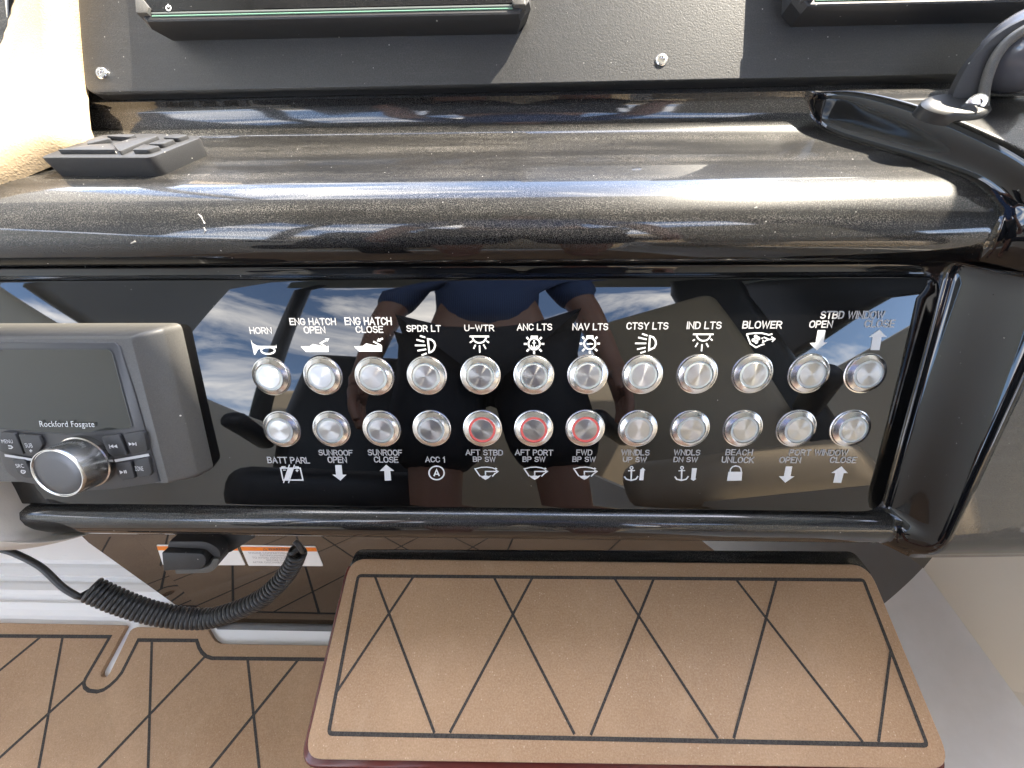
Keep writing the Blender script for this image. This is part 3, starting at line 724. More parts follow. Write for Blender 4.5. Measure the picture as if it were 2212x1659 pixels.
# the screen sits a little lower than the rim of the face
link('screen', from_bm(prism(FPL.off(.0006), sc, -.001, .0003, .0002, 1)), SCREEN, radio)
gap = Icon(FPL.off(.00095), None); gap.path_uv(sc, .0007, True); link('screen_seam', gap.mesh(), RUBBER, radio)
LP = FPL.off(.0018)
def rtext(t, x0, x1, y0, y1, pl=LP, **k):
    a, b = rc(x0, y0), rc(x1, y1); return px_lettering(t, pl, a[0], b[0], a[1], b[1], **k)
lg = rtext('Rockford Fosgate', 318, 760, 922, 985, bold=.0, slant=.0006); link('brand_lettering', lg, WHITE, radio)
KH = .0022; KP = FPL.off(KH)
def key(pts, marks=None, txt=None):
    q = [KP.uv(*rc(*p)) for p in pts]
    k = link('key', from_bm(prism(KP, rounded(q, .0012, 4), -KH + .0004, 0, .0005, 2)), PLASTIC, radio, smooth=True, angle=40)
    if marks or txt:
        pl = KP.off(.00008); ms = []
        if marks:
            i = Icon(pl, None)
            for kind, P in marks:
                P = [pl.uv(*rc(*p)) for p in P]
                if kind == 'p': i.poly_uv(P)
                else: i.path_uv(P, .0006)
            ms.append(i.mesh())
        for t, x0, x1, y0, y1 in (txt or []): ms.append(rtext(t, x0, x1, y0, y1, pl, bold=.0))
        link('key_mark', cat(*ms), WHITE, k)
key([(0, 1012), (115, 1018), (190, 1195), (50, 1190), (-20, 1160)], [('l', [(66, 1122), (90, 1124), (102, 1134), (92, 1144), (70, 1143)])], [('MENU', 12, 102, 1072, 1102)])
key([(145, 1030), (310, 1040), (345, 1120), (295, 1200), (240, 1215), (200, 1180)], [('l', [(238, 1163), (262, 1163)]), ('l', [(250, 1152), (250, 1175)])], [('SUB', 203, 262, 1102, 1137)])
key([(90, 1232), (200, 1240), (268, 1385), (200, 1385), (140, 1345)], [('l', [(188, 1318), (188, 1332)]), ('l', [(180, 1319), (171, 1328), (174, 1340), (187, 1346), (200, 1342), (205, 1332), (198, 1320)])], [('SRC', 128, 192, 1270, 1300)])
key([(815, 1050), (960, 1028), (1030, 1200), (915, 1215), (870, 1180)], [('p', [(880, 1112), (886, 1112), (896, 1146), (890, 1146)]), ('p', [(890, 1128), (915, 1112), (925, 1142)]), ('p', [(920, 1128), (945, 1112), (955, 1142)])])
key([(995, 1028), (1140, 1005), (1165, 1020), (1195, 1165), (1065, 1195)], [('p', [(1096, 1094), (1103, 1094), (1108, 1122), (1100, 1122)]), ('p', [(1040, 1095), (1070, 1108), (1047, 1122)]), ('p', [(1068, 1095), (1097, 1108), (1076, 1122)])])
key([(935, 1265), (1055, 1248), (1090, 1390), (985, 1410), (950, 1360)], [('p', [(966, 1322), (1000, 1336), (976, 1352)]), ('l', [(1005, 1322), (1012, 1346)]), ('l', [(1018, 1320), (1025, 1345)])])
key([(1080, 1240), (1200, 1215), (1228, 1350), (1205, 1372), (1120, 1388)], None, [('ZONE', 1092, 1160, 1290, 1326)])
for a, b in (((38, 1200), (262, 1236)), ((930, 1245), (1208, 1196))):
    tr = Icon(FPL.off(.0012), None); tr.line_uv(tr.pl.uv(*rc(*a)), tr.pl.uv(*rc(*b)), .0016); link('trim_line', tr.mesh(), WHITE, radio)
# rotary knob standing off the face
KN = PP.off(RH + .017); kc = KN.hit(*rc(462, 1348)); kr = .0150
kb = kc - PP.n * .017
me = lathe([(kr * 1.04, 0), (kr * 1.04, .004), (kr * 1.0, .0045), (kr * .965, .0155), (kr * .95, .0165), (kr * .93, .0172), (kr * .90, .0172), (kr * .885, .0166)], 72)
knob = bpy.data.objects.new('knob', me); COL.objects.link(knob); knob.parent = radio; knob.matrix_local = Matrix.Translation(kb - wloc(radio)) @ rot4
me.materials.append(STEEL)
KS = M('knob_side', Metallic=1.0, Base_Color=(.55, .54, .52), Roughness=.22).m
me.materials.clear(); me.materials.append(KS)
for p in me.polygons: p.use_smooth = True
me.set_sharp_from_angle(angle=math.radians(25))
me = lathe([(kr * .885, .0164), (kr * .86, .0166), (kr * .5, .0169), (.0001, .0170)], 72)
kcap = bpy.data.objects.new('knob_cap', me); COL.objects.link(kcap); kcap.parent = knob; me.materials.append(M('knob_cap_satin', Metallic=.7, Base_Color=(.10, .10, .105), Roughness=.33).m)
for p in me.polygons: p.use_smooth = True

# ------------------------------------------------------------------ keypad on the ledge
LP0 = CAM + Vector((0, .2212, -.1258))
KT = Plane(CAM + Vector((-.20, .205, -.1140)), (1, 0, 0), (0, .16, .987))
kp = empty('keypad', CAM + Vector((-.19, .205, -.124))); tag(kp, 'small black rubber keypad lying on the left end of the glossy ledge', 'keypad')
def kq_(*p): return [KT.uv(x * .2667, y * .2667) for x, y in p]
out = kq_((305, 1275), (1215, 1275), (1640, 1105), (1250, 1080), (820, 1090))
bm = bmesh.new(); rings = []
rr_ = rounded(out, .004, 5); cu = sum(p[0] for p in rr_) / len(rr_); cv = sum(p[1] for p in rr_) / len(rr_)
for h, k in ((-.0110, .955), (-.0104, .965), (-.0015, 1.0), (-.0003, .995), (0, .975)):
    rings.append([bm.verts.new(KT.at(cu + (u - cu) * k, cv + (v - cv) * k, h)) for u, v in rr_])
n_ = len(rr_)
for r1, r2 in zip(rings, rings[1:]):
    for i in range(n_): bm.faces.new((r1[i], r1[(i + 1) % n_], r2[(i + 1) % n_], r2[i]))
bm.faces.new(rings[-1]); link('base', from_bm(bm), PLASTIC, kp, smooth=True, angle=40)
KT2 = KT.off(.002)
for P in [((455, 1212), (930, 1212), (890, 1160), (700, 1172)), ((960, 1225), (1285, 1095), (1050, 1120), (910, 1165)), ((1060, 1212), (1195, 1212), (1295, 1180), (1165, 1165)), ((1190, 1165), (1310, 1165), (1415, 1125), (1300, 1125)),
          ((1310, 1110), (1435, 1118), (1525, 1088), (1410, 1082)), ((700, 1165), (900, 1118), (820, 1100), (700, 1135)), ((850, 1100), (1040, 1110), (1100, 1088), (960, 1084))]:
    q = [KT2.uv(x * .2667, y * .2667) for x, y in P]
    link('key', from_bm(prism(KT2, rounded(q, .0015, 4), -.0024, 0, .0005, 2)), PLASTIC, kp, smooth=True, angle=40)

# ------------------------------------------------------------------ tan leather bolster, top left
def bol_row(t):
    """cross-section point (y, z) going from the top of the upright down and out over the ledge; t 0..1"""
    P = spline([Vector((0, y, z)) for y, z in [(.52, .088), (.42, .022), (.345, -.030), (.300, -.064), (.272, -.086), (.252, -.098), (.230, -.1045), (.205, -.108), (.182, -.110), (.160, -.116), (.142, -.130), (.132, -.150), (.128, -.172)]], 8)
    return resample(P, 70)
BR_ = bol_row(0); vs, fs = [], []; NB = 16
for i, p in enumerate(BR_):
    t = i / 69; q = BR_[min(i + 1, 69)] - BR_[max(i - 1, 0)]; q.normalize(); nrm = Vector((0, q.z, -q.y))
    if nrm.z < 0: nrm = -nrm
    rel = Vector((0, p.y, p.z)); fw = rel.x * XW.z + rel.y * YW.z + rel.z * ZW.z; upc = rel.y * YW.y + rel.z * ZW.y
    py = CY - F * upc / fw
    TB = [(-300, 120), (0, 136), (160, 144), (213, 152), (225, 160), (240, 162), (255, 155), (270, 118), (288, 72), (320, -8), (380, -150), (560, -420)]
    px = TB[0][1]
    for (ya, xa), (yb, xb) in zip(TB, TB[1:]):
        if py >= ya: px = xa + (xb - xa) * min(1, (py - ya) / (yb - ya))
    xe = (px - CX) / F * (fw + .014)
    for j in range(NB + 1):
        a = j / NB
        x = -.60 + (xe + .60 - .012) * min(1, a / .6) if a <= .6 else xe - .012 + .012 * math.sin((a - .6) / .4 * math.pi / 2)
        d = 0 if a <= .6 else -.014 * (1 - math.cos((a - .6) / .4 * math.pi / 2))
        d -= .55 * max(0, xe - .012 - x) * (1 if i < 38 else max(0, 1 - (i - 38) / 14))
        vs.append(CAM + Vector((x, p.y, p.z)) + nrm * d)
for i in range(69):
    for j in range(NB):
        a = i * (NB + 1) + j; fs.append((a, a + 1, a + NB + 2, a + NB + 1))
bl = link('leather_bolster', mesh(vs, fs), LEATHER, None, smooth=True); tag(bl, 'sunlit tan leather bolster curving down beside the instrument plate', 'bolster')
SW = Plane(CAM + Vector((-.30, .3120, -.0800)), (1, 0, 0), (-.48, -.50, .72))
q = [SW.uv(*p) for p in ((-90, -90), (30, -90), (35, 175), (24, 262), (-90, 272))]
sw = link('side_screen', from_bm(prism(SW, rounded(q, [0, 0, .004, .012, 0]), -.01, .003, .001, 2)), GLASS, None, smooth=True, angle=40); tag(sw, 'dark glossy panel edge at the far left beside the tan leather', 'side panel')

# ------------------------------------------------------------------ grey padded armrest, lower left
AP = PP.off(.004)
outline = [(-220, 930), (-90, 955), (-10, 1004), (22, 1058), (42, 1099), (60, 1122), (82, 1150), (117, 1168), (172, 1173), (142, 1182), (89, 1193), (0, 1197), (-220, 1200)]
q = rounded(pxpoly(AP, outline), .003, 3); cu, cv = AP.uv(-80, 1100)
bm = bmesh.new(); rings = []
for i in range(9):
    a = i / 8 * math.pi / 2; k = 1 - .55 * (1 - math.cos(a)); h = -.02 + .034 * math.sin(a)
    rings.append([bm.verts.new(AP.at(cu + (u - cu) * k, cv + (v - cv) * k, h)) for u, v in q])
n_ = len(q)
for r1, r2 in zip(rings, rings[1:]):
    for i in range(n_): bm.faces.new((r1[i], r1[(i + 1) % n_], r2[(i + 1) % n_], r2[i]))
bm.faces.new(rings[-1]); ar = link('padded_armrest', from_bm(bm), VINYL, None, smooth=True); tag(ar, 'smooth grey beige padded trim rounding the lower left corner of the dashboard', 'padded trim')

# ------------------------------------------------------------------ pivot bracket, top right
MZ = Plane(CAM + Vector((.25, .2200, -.1040)), (1, 0, 0), (0, 0, 1))
br = empty('pivot_bracket', MZ.hit(2085, 235)); tag(br, 'black curved strap bracket with a steel screw on a round foot at the top right', 'bracket')
c = MZ.hit(2062, 232)
me = lathe([(.0125, -.004), (.0124, .0006), (.0112, .0018), (.009, .0021), (.0001, .0022)], 40); me.transform(Matrix.Translation(c) @ Matrix.Diagonal((1.3, .8, 1, 1))); link('foot', me, RUBBER, br, smooth=True, angle=40)
VPn = Plane(MZ.hit(2085, 228), (1, 0, 0), (-.35, -.80, .40))
arc_o = [(2052, 232), (2062, 195), (2085, 150), (2118, 108), (2160, 70), (2215, 40), (2280, 20)]
arc_i = [(2120, 232), (2122, 200), (2130, 165), (2145, 128), (2172, 92), (2222, 60), (2285, 45)]
so1, si1 = spline([Vector((*VPn.uv(*p), 0)) for p in arc_o], 6), spline([Vector((*VPn.uv(*p), 0)) for p in arc_i], 6)
poly = [(p.x, p.y) for p in so1] + [(p.x, p.y) for p in si1[::-1]]
link('strap', from_bm(prism(VPn, poly, -.006, .0, .0008, 2)), PLASTIC, br, smooth=True, angle=40)
rim = spline([VPn.at(*VPn.uv(*p), .0015) for p in arc_i], 6); link('strap_rim', tube(rim, .0022, 10), GREYPLASTIC, br, smooth=True)
screw(2107, 224, VPn.off(.0028), br, .0042)
me = lathe([(.0045, 0), (.0045, .008), (.004, .0095), (.0001, .0098)], 24); me.transform(Matrix.Translation(VPn.hit(2080, 246)) @ Plane((0, 0, 0), (0, 0, 1), (-.6, -.7, .3)).rot().to_4x4()); link('knob', me, PLASTIC, br, smooth=True, angle=40)
dome = bmesh.new(); bmesh.ops.create_uvsphere(dome, u_segments=32, v_segments=16, radius=.022)
bmesh.ops.scale(dome, vec=(1, .8, .8), verts=dome.verts); bmesh.ops.translate(dome, verts=dome.verts, vec=VPn.hit(2222, 140) + Vector((.012, .016, 0)))
dm = from_bm(dome); cp = link('compass_dome', dm, M('smoked_dome', Base_Color=(.10, .10, .11), Roughness=.12).m, None, smooth=True); tag(cp, 'rounded smoky grey dome behind the curved strap at the right edge', 'compass')

# ------------------------------------------------------------------ kick door, labels
DP = DOORP
kd = empty('cabinet_door', DP.at(.2, .08)); tag(kd, 'mirror glossy dark brown door under the dashboard reflecting the foam floor', 'cabinet door')
dl = [DP.uv(465, 1368), DP.uv(190, 1150)]
v_top = .30
dpoly = [DP.uv(478, 1370), (.60, DP.uv(478, 1370)[1]), (.60, v_top), (DP.uv(300, 1172)[0] - .02, v_top), DP.uv(300, 1172)]
link('door_leaf', from_bm(prism(DP, dpoly, -.006, 0, .0006, 2)), DOOR, kd)
d2 = DP.off(-.008)
q = [d2.uv(190, 1172), d2.uv(455, 1362), d2.uv(620, 1362), d2.uv(400, 1172), (d2.uv(400, 1172)[0], v_top), (d2.uv(150, 1172)[0], v_top)]
link('side_leaf', from_bm(prism(d2, q, -.006, 0, .0006, 2)), DOOR, kd)
def wlabel(label, px, text):
    pl = DP.off(.0004); q = [pl.uv(*p) for p in px]
    root = empty('warning_label', pl.at(*q[0])); tag(root, label, 'warning label', 'warning labels on the dark door')
    link('sheet', from_bm(prism(pl, rounded(q, .0015, 3), -.0003, 0)), LABELW, root)
    A, Bq, C_, D_ = [Vector(p) for p in q]                      # top left, top right, bottom right, bottom left
    def at(x, y): return (A.lerp(Bq, x)).lerp(D_.lerp(C_, x), y)
    pl2 = pl.off(.0002); band = [at(0, .06), at(1, .06), at(1, .25), at(0, .25)]
    link('orange_band', from_bm(prism(pl2, [tuple(p) for p in band], -.0001, 0)), ORANGE, root)
    if text:
        pl3 = pl.off(.0004); ms = [lettering('WARNING', pl3, at(.36, .2).x, at(.66, .2).x, at(.5, .225).y, at(.5, .095).y, bold=.01)]
        ms2 = []
        for i, (t, x0, x1) in enumerate(text):
            y = .30 + i * .118
            ms2.append(lettering(t, pl3, at(x0, y).x, at(x1, y).x, at(.5, y + .085).y, at(.5, y).y, bold=.0))
        tri = Icon(pl3, None); tri.path_uv([at(.29, .22), at(.315, .10), at(.34, .22)], .0004, True); ms.append(tri.mesh())
        link('heading', cat(*ms), INK, root); link('small_print', cat(*ms2), LABELGREY, root)
    return root
wlabel('white warning label with an orange WARNING band, right of the black cord holder', [(518, 1178), (681, 1180), (698, 1223), (537, 1222)],
       [('ENGINE COMPARTMENT', .08, .62), ('EXTINGUISHING', .22, .56), ('TO AVOID ASPHYXIATION', .10, .66), ('BEFORE DIS', .28, .52), ('AFTER DISCHARGE', .08, .50)])
wlabel('white and orange label half hidden behind the black cord holder', [(338, 1177), (510, 1178), (530, 1221), (352, 1221)], None)
# the two words right of the hanging cord
pl3 = DP.off(.0008)
tx = [px_lettering('AREA', pl3, 655, 679, 1217 - 2, 1211 - 9)] if False else []

# ------------------------------------------------------------------ cord holder and coiled cord
def bc(x, y): return (x * .3555, 1069 + y * .3555)
HP = Plane(CAM + ray(410, 1215) * .285, (1, 0, 0), (.12, -.72, .69))
ch_ = empty('cord_holder', HP.P); tag(ch_, 'black plastic cord holder with a rounded end fixed under the dashboard edge', 'holder')
def hq(*p): return [HP.uv(*bc(*q)) for q in p]
link('body', from_bm(prism(HP, rounded(hq((990, 345), (1240, 352), (1262, 395), (1240, 440), (1000, 455)), [.0006, .006, .006, .006, .0006], 5), -.025, .001, .0010, 3)), PLASTIC, ch_, smooth=True, angle=40)
link('upper_shell', from_bm(prism(HP, rounded(hq((1015, 295), (1250, 295), (1325, 345), (1330, 395), (1285, 385), (1240, 340), (1005, 330)), [.0005, .006, .006, .002, .005, .006, .0005], 5), -.025, -.002, .0010, 3)), PLASTIC, ch_, smooth=True, angle=40)
link('lower_shell', from_bm(prism(HP, rounded(hq((1060, 458), (1225, 455), (1278, 430), (1290, 390), (1332, 395), (1315, 445), (1270, 478), (1065, 484)), [.0005, .003, .005, .002, .002, .006, .006, .0005], 5), -.025, -.0005, .0008, 3)), GREYPLASTIC, ch_, smooth=True, angle=40)
link('bracket_arm', from_bm(prism(HP.off(-.012), hq((1280, 285), (1500, 300), (1490, 330), (1340, 420), (1250, 420)), -.02, 0, .001, 2)), RUBBER, ch_)
def dep(x, y, d): return CAM + ray(*bc(x, y)) * d
axis = [dep(x, y, d) for x, y, d in [(548, 572, .285), (700, 640, .290), (850, 695, .295), (1000, 733, .30), (1150, 752, .305), (1290, 748, .308), (1410, 712, .308), (1510, 672, .306), (1610, 615, .303), (1705, 525, .298), (1775, 430, .292), (1812, 345, .286)]]
ax = resample(spline(axis, 12), 1400)
Ls = [0]
for a, b in zip(ax, ax[1:]): Ls.append(Ls[-1] + (b - a).length)
cord = empty('coiled_cord', ax[700]); tag(cord, 'black coiled cable hanging in a loop below the dashboard', 'cord')
hel = []; ph = 2.2; nrm = Vector((0, -.5, 1)).normalized(); TURN0, TURN1 = .0032, .0040
for i, p in enumerate(ax):
    t = (ax[min(i + 1, 1399)] - ax[max(i - 1, 0)]).normalized(); nrm = (nrm - nrm.dot(t) * t).normalized(); b = t.cross(nrm)
    f_ = i / 1399; pitch = TURN0 + (TURN1 - TURN0) * sm5((f_ - .35) / .3)
    if i: ph += (Ls[i] - Ls[i - 1]) / pitch * 2 * math.pi
    rad = .0069 - .0020 * f_
    hel.append(p + (nrm * math.cos(ph) + b * math.sin(ph)) * rad)
hel = [h for h in hel]
lead = spline([dep(-60, 320, .27), dep(0, 330, .272), dep(100, 360, .274), dep(250, 440, .277), (dep(380, 560, .280)), dep(480, 622, .283)], 10) + []
link('coil', tube(hel, .0017, 8), RUBBER, cord, smooth=True)
link('straight_lead', tube(lead + [hel[0]], .0021, 10), RUBBER, cord, smooth=True)
tail = spline([hel[-1], dep(1825, 320, .284), dep(1838, 345, .279), dep(1820, 310, .276), dep(1790, 280, .275)], 8)
link('tail', tube(tail, .0019, 8), RUBBER, cord, smooth=True)

# ------------------------------------------------------------------ footrest
fr = empty('footrest', PADP.hit(1350, 1420)); tag(fr, 'footrest step topped with a tan foam pad cut with dark crossing lines', 'footrest')
padpx = [(757, 1207), (1876, 1219), (2062, 1662), (654, 1641)]
q = pxpoly(PADP, padpx)
link('foam_pad', from_bm(prism(PADP, rounded(q, [.014, .016, .016, .014], 8), -.004, 0, .0012, 3)), FOAM, fr, smooth=True, angle=40)
cu = sum(p[0] for p in q) / 4; cv = sum(p[1] for p in q) / 4
qb = [(u + (.001 if u > cu else -.0042), v + (.0008 if v > cv else -.0062)) for u, v in q]
link('board', from_bm(prism(PADP, rounded(qb, [.015, .017, .017, .015], 8), -.016, -.0041, .002, 3)), MAHOG, fr, smooth=True, angle=40)
def grooves(pl, segs, wd, name, parent, closed=None):
    i = Icon(pl, None)
    if closed: 
        for P in closed: i.path_uv(P, wd, False)
    for a, b in segs: i.line_uv(pl.uv(*a), pl.uv(*b), wd)
    return link(name, i.mesh(), GROOVE, parent)
GP = PADP.off(.00025)
bd = rounded(pxpoly(GP, [(773.6, 1243.5), (1865.4, 1253), (2003.4, 1610), (709.4, 1584.6)]), [.003, .002, .003, .003], 4); bd.append(bd[0])
i = Icon(GP, None); i.path_uv(bd, .0027); 
for a, b in [((810, 1245), (938.6, 1583.5)), ((892.8, 1246), (726, 1496.6)), ((1067, 1247), (1241, 1586)), ((1151, 1246), (971.6, 1582.7)), ((1327, 1249), (1551, 1594.8)), ((1411.7, 1251), (1276, 1588)), ((1591, 1253), (1863.9, 1603)), ((1676.9, 1253.8), (1584.9, 1595)), ((1923.7, 1408), (1897.6, 1603))]:
    i.line_uv(GP.uv(*a), GP.uv(*b), .0020)
link('groove_lines', i.mesh(), GROOVE, fr)
# black carrier behind the pad, fixed to the door
PB2 = Plane(PADP.P - Vector((0, 0, .004)), (1, 0, 0), (0, 0, 1))
q = [PB2.uv(770, 1186), PB2.uv(1845, 1190), PB2.uv(1885, 1240), PB2.uv(752, 1225)]
link('carrier', from_bm(prism(PB2, rounded(q, [.006, .006, 0, 0], 5), -.02, .001, .003, 3)), GLOSS, fr, smooth=True, angle=40)

# ------------------------------------------------------------------ foam floor mat
mat = empty('floor_mat', FP.hit(300, 1550)); tag(mat, 'tan foam deck mat with dark crossing grooves and a slot, left of the footrest', 'floor mat')
edge = [(-900, 1342), (0, 1346), (266, 1351), (271, 1354), (267, 1362), (217.6, 1452), (217, 1460), (223, 1464), (231, 1462), (238, 1453), (281, 1364), (287, 1358), (296, 1355), (442, 1357), (449, 1361), (458.6, 1378), (464, 1385), (474, 1390.5), (490, 1392), (704, 1395), (1300, 1402)]
FM = FP.off(.006)
q = [FM.uv(*p) for p in edge] + [(.36, FM.uv(1300, 1402)[1]), (.36, -1.2), (-1.2, -1.2), (-1.2, FM.uv(-900, 1342)[1])]
link('foam_sheet', from_bm(prism(FM, q, -.0058, 0, .0008, 2)), FOAM, mat, smooth=True, angle=40)
GF = FM.off(.00025)
i = Icon(GF, None)
i.path_uv([GF.uv(*p) for p in [(-900, 1369), (0, 1373.7), (237.5, 1375.4), (185, 1465), (181, 1476), (183, 1485), (192, 1492), (210, 1494), (224, 1490), (237, 1481), (251, 1468), (263, 1453), (298.6, 1382.5), (425, 1383.6), (430, 1399), (436, 1409), (445, 1417.5), (458, 1421.8), (697, 1424.5), (1300, 1431)]], .0038)
def ext(a, b, k): return (a[0] + (b[0] - a[0]) * k, a[1] + (b[1] - a[1]) * k)
for a, b in [((87, 1376.5), (0, 1447.6)), ((135, 1377), (83.5, 1659)), ((181, 1472), (0, 1636)), ((328, 1385), (320, 1659)), ((443, 1418), (213, 1659)), ((535, 1424.5), (560, 1659)), ((643.5, 1426), (455, 1659)), ((709.4, 1645), (695, 1659)), ((734, 1424), (798.6, 1652)), ((950, 1649), (941, 1659)), ((1040, 1645), (1041, 1659)), ((1196, 1652), (1191, 1659)), ((1284, 1650), (1289, 1659))]:
    A_, B_ = Vector(GF.uv(*a)), Vector(GF.uv(*b)); d_ = (B_ - A_).normalized(); i.line_uv(A_, B_ + d_ * .25, .0030)
link('groove_lines', i.mesh(), GROOVE, mat)

# ------------------------------------------------------------------ white sill with sliding track, left
y0 = FP.hit(100, 1338).y
def zy(py, y):   # height of the point seen at pixel row py on the plane Y = y
    r = ray(150, py); return CAM.z + r.z * (y / r.y)
prof = [(y0, FLOOR_Z - .012), (y0, FLOOR_Z + .002), (y0 + .004, FLOOR_Z + .0045)]
for py, kind in ((1318, 0), (1303, .0025), (1298, -.002), (1285, 0), (1276, .003), (1262, -.001), (1256, -.006), (1247, -.006), (1243, .006), (1226, .004), (1218, .001)):
    pl = Plane((0, 0, FLOOR_Z + .006 + kind), (1, 0, 0), (0, 0, 1)); prof.append((pl.hit(150, py).y, FLOOR_Z + .006 + kind))
prof += [(prof[-1][0] + .004, FLOOR_Z + .012), (prof[-1][0] + .012, FLOOR_Z + .05), (prof[-1][0] + .03, FLOOR_Z + .16), (prof[-1][0] + .05, FLOOR_Z + .34)]
vs, fs = [], []
for x in (-1.2, -.05):
    for y, z in prof: vs.append((x, y, z))
n_ = len(prof)
for i in range(n_ - 1): fs.append((i, n_ + i, n_ + i + 1, i + 1))
sl = link('track_sill', mesh(vs, fs), DIRTYWHITE, None); tag(sl, 'white moulded sill with sliding track ridges under the left side of the dashboard', 'sill')

# ------------------------------------------------------------------ right hand side: white liner and cream wall
CWP = Plane((.41, 0, 0), (0, 1, 0), (-1, 0, 0))
cw = empty('side_wall', (.41, 0, .3)); tag(cw, 'smooth cream vinyl side wall at the lower right of the photo', 'wall')
def wallv(px, py): p = CWP.hit(px, py); return p
p1, p2 = wallv(1988, 1232), wallv(2180, 1500); z_a = p1.z; sl_ = (p2.z - p1.z) / (p2.y - p1.y)
zl = lambda y: p1.z + sl_ * (y - p1.y)
seam_y = p2.y
def wallpanel(ya, yb, za, zb):
    bm = bmesh.new(); vv = [bm.verts.new(c) for c in [(.41, ya, za(ya)), (.41, yb, za(yb)), (.41, yb, zb), (.41, ya, zb), (.44, ya, za(ya)), (.44, yb, za(yb)), (.44, yb, zb), (.44, ya, zb)]]
    for f in [(0, 1, 2, 3), (0, 4, 5, 1), (3, 2, 6, 7), (0, 3, 7, 4), (1, 5, 6, 2), (4, 7, 6, 5)]: bm.faces.new([vv[i] for i in f])
    bmesh.ops.recalc_face_normals(bm, faces=bm.faces)
    bmesh.ops.bevel(bm, geom=[e for e in bm.edges], offset=.003, segments=3, profile=.5, affect='EDGES'); return from_bm(bm)
link('wall_panel', wallpanel(seam_y + .0005, .75, zl, .36), CREAM, cw, smooth=True, angle=50); link('wall_panel', wallpanel(-1.3, seam_y - .0005, zl, .36), CREAM, cw, smooth=True, angle=50)
link('wall_core', box((.4275, -.27, .24), (.022, 2.0, .22)), CREAM, cw)
link('shade_wall', wallpanel(.10, .75, lambda y: .3605, .77), CREAM, cw, smooth=True, angle=50)  # unseen upper wall, added to shade the dash's right end and the footrest
pr = [(.27, 0.0), (.30, .004), (.325, .012), (.347, .026), (.366, .048), (.382, .080), (.393, .12), (.401, .17), (.4065, .225), (.409, .27)]
prs = resample(spline([Vector((x, 0, z)) for x, z in pr], 8), 40); vs, fs = [], []; ys = [-1.3 + 1.6 * k / 16 for k in range(17)]
for y in ys:
    top = zl(y) + .006 - (FLOOR_Z - .018)
    for p in prs: vs.append((p.x, y, FLOOR_Z - .018 + p.z / .27 * top))
n_ = len(prs)
for k in range(16):
    for i in range(n_ - 1): fs.append((k * n_ + i, k * n_ + i + 1, (k + 1) * n_ + i + 1, (k + 1) * n_ + i))
hl = link('deck_liner', mesh(vs, fs), WHITEGEL, None, smooth=True); tag(hl, 'white gelcoat liner sweeping up from the deck right of the footrest', 'liner')
#ENV
# ------------------------------------------------------------------ the boat around the dashboard (seen only as light, shade and reflections)
SEA = M('sea_water', Base_Color=(.02, .05, .06), Roughness=.12, IOR=1.33); SEA.bump(SEA.noise(1.4, 5, .6), .5, .3)
wt = link('water', mesh([(-900, -900, -1.1), (900, -900, -1.1), (900, 900, -1.1), (-900, 900, -1.1)], [(0, 1, 2, 3)]), SEA.m); tag(wt, kind='structure')
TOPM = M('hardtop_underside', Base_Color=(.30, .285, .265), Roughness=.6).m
TAN = M('seat_tan_vinyl', Base_Color=(.55, .44, .31), Roughness=.45).m
DARKV = M('seat_dark_vinyl', Base_Color=(.045, .042, .042), Roughness=.45).m
CZ = .60
RZ = CZ + 1.5
ht = empty('hardtop', (.4, 0, RZ)); tag(ht, 'cream underside of the hardtop roof, above the photographer', 'roof')
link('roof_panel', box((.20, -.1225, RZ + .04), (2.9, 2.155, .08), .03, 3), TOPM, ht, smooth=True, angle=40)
for x, y in ((-1.18, .86), (1.6, .86)):
    link('pillar', tube([(x * 1.04, y + .45, CZ + .10), (x, y, RZ + .02)], .035, 12), DARKV, ht, smooth=True)
link('pillar', tube([(-1.05, -1.37, CZ + .12), (-1.05, -1.12, RZ + .02)], .045, 12), DARKV, ht, smooth=True)
link('pillar', box((.98, -.80, CZ + .62), (.26, .16, 1.80), .04, 3, Matrix.Rotation(.7, 3, 'Z')), DARKV, ht, smooth=True, angle=40)  # widened and moved here to blacken the right of the switch panel's reflection
lw = link('side_wall', box((-1.02, -.3, .42), (.06, 2.4, .90), .02, 3), CREAM, None, smooth=True, angle=40); tag(lw, 'cream cockpit side wall beyond the left edge of the photo', 'wall')
rw = link('side_wall', box((1.28, -.4, .42), (.06, 2.2, .88), .02, 3), CREAM, None, smooth=True, angle=40); tag(rw, 'cream cockpit side wall to the right behind the photographer', 'wall')
rb = link('blocker', box((1.25, -.40, 1.37), (.05, 1.0, .80), .02, 3), DARKV, None, smooth=True, angle=40); tag(rb, 'added dark bulkhead above the right cockpit wall', 'blocker')  # unseen dark sheet added so the switch panel mirrors no sky here
sd_ = link('blocker', box((-.95, .05, 1.49), (.04, 1.30, 1.24), .02, 3), TOPM, None, smooth=True, angle=40); tag(sd_, 'added cream bulkhead above the left cockpit wall', 'blocker')  # added out of view and carried up to the roof to block mirrored sky
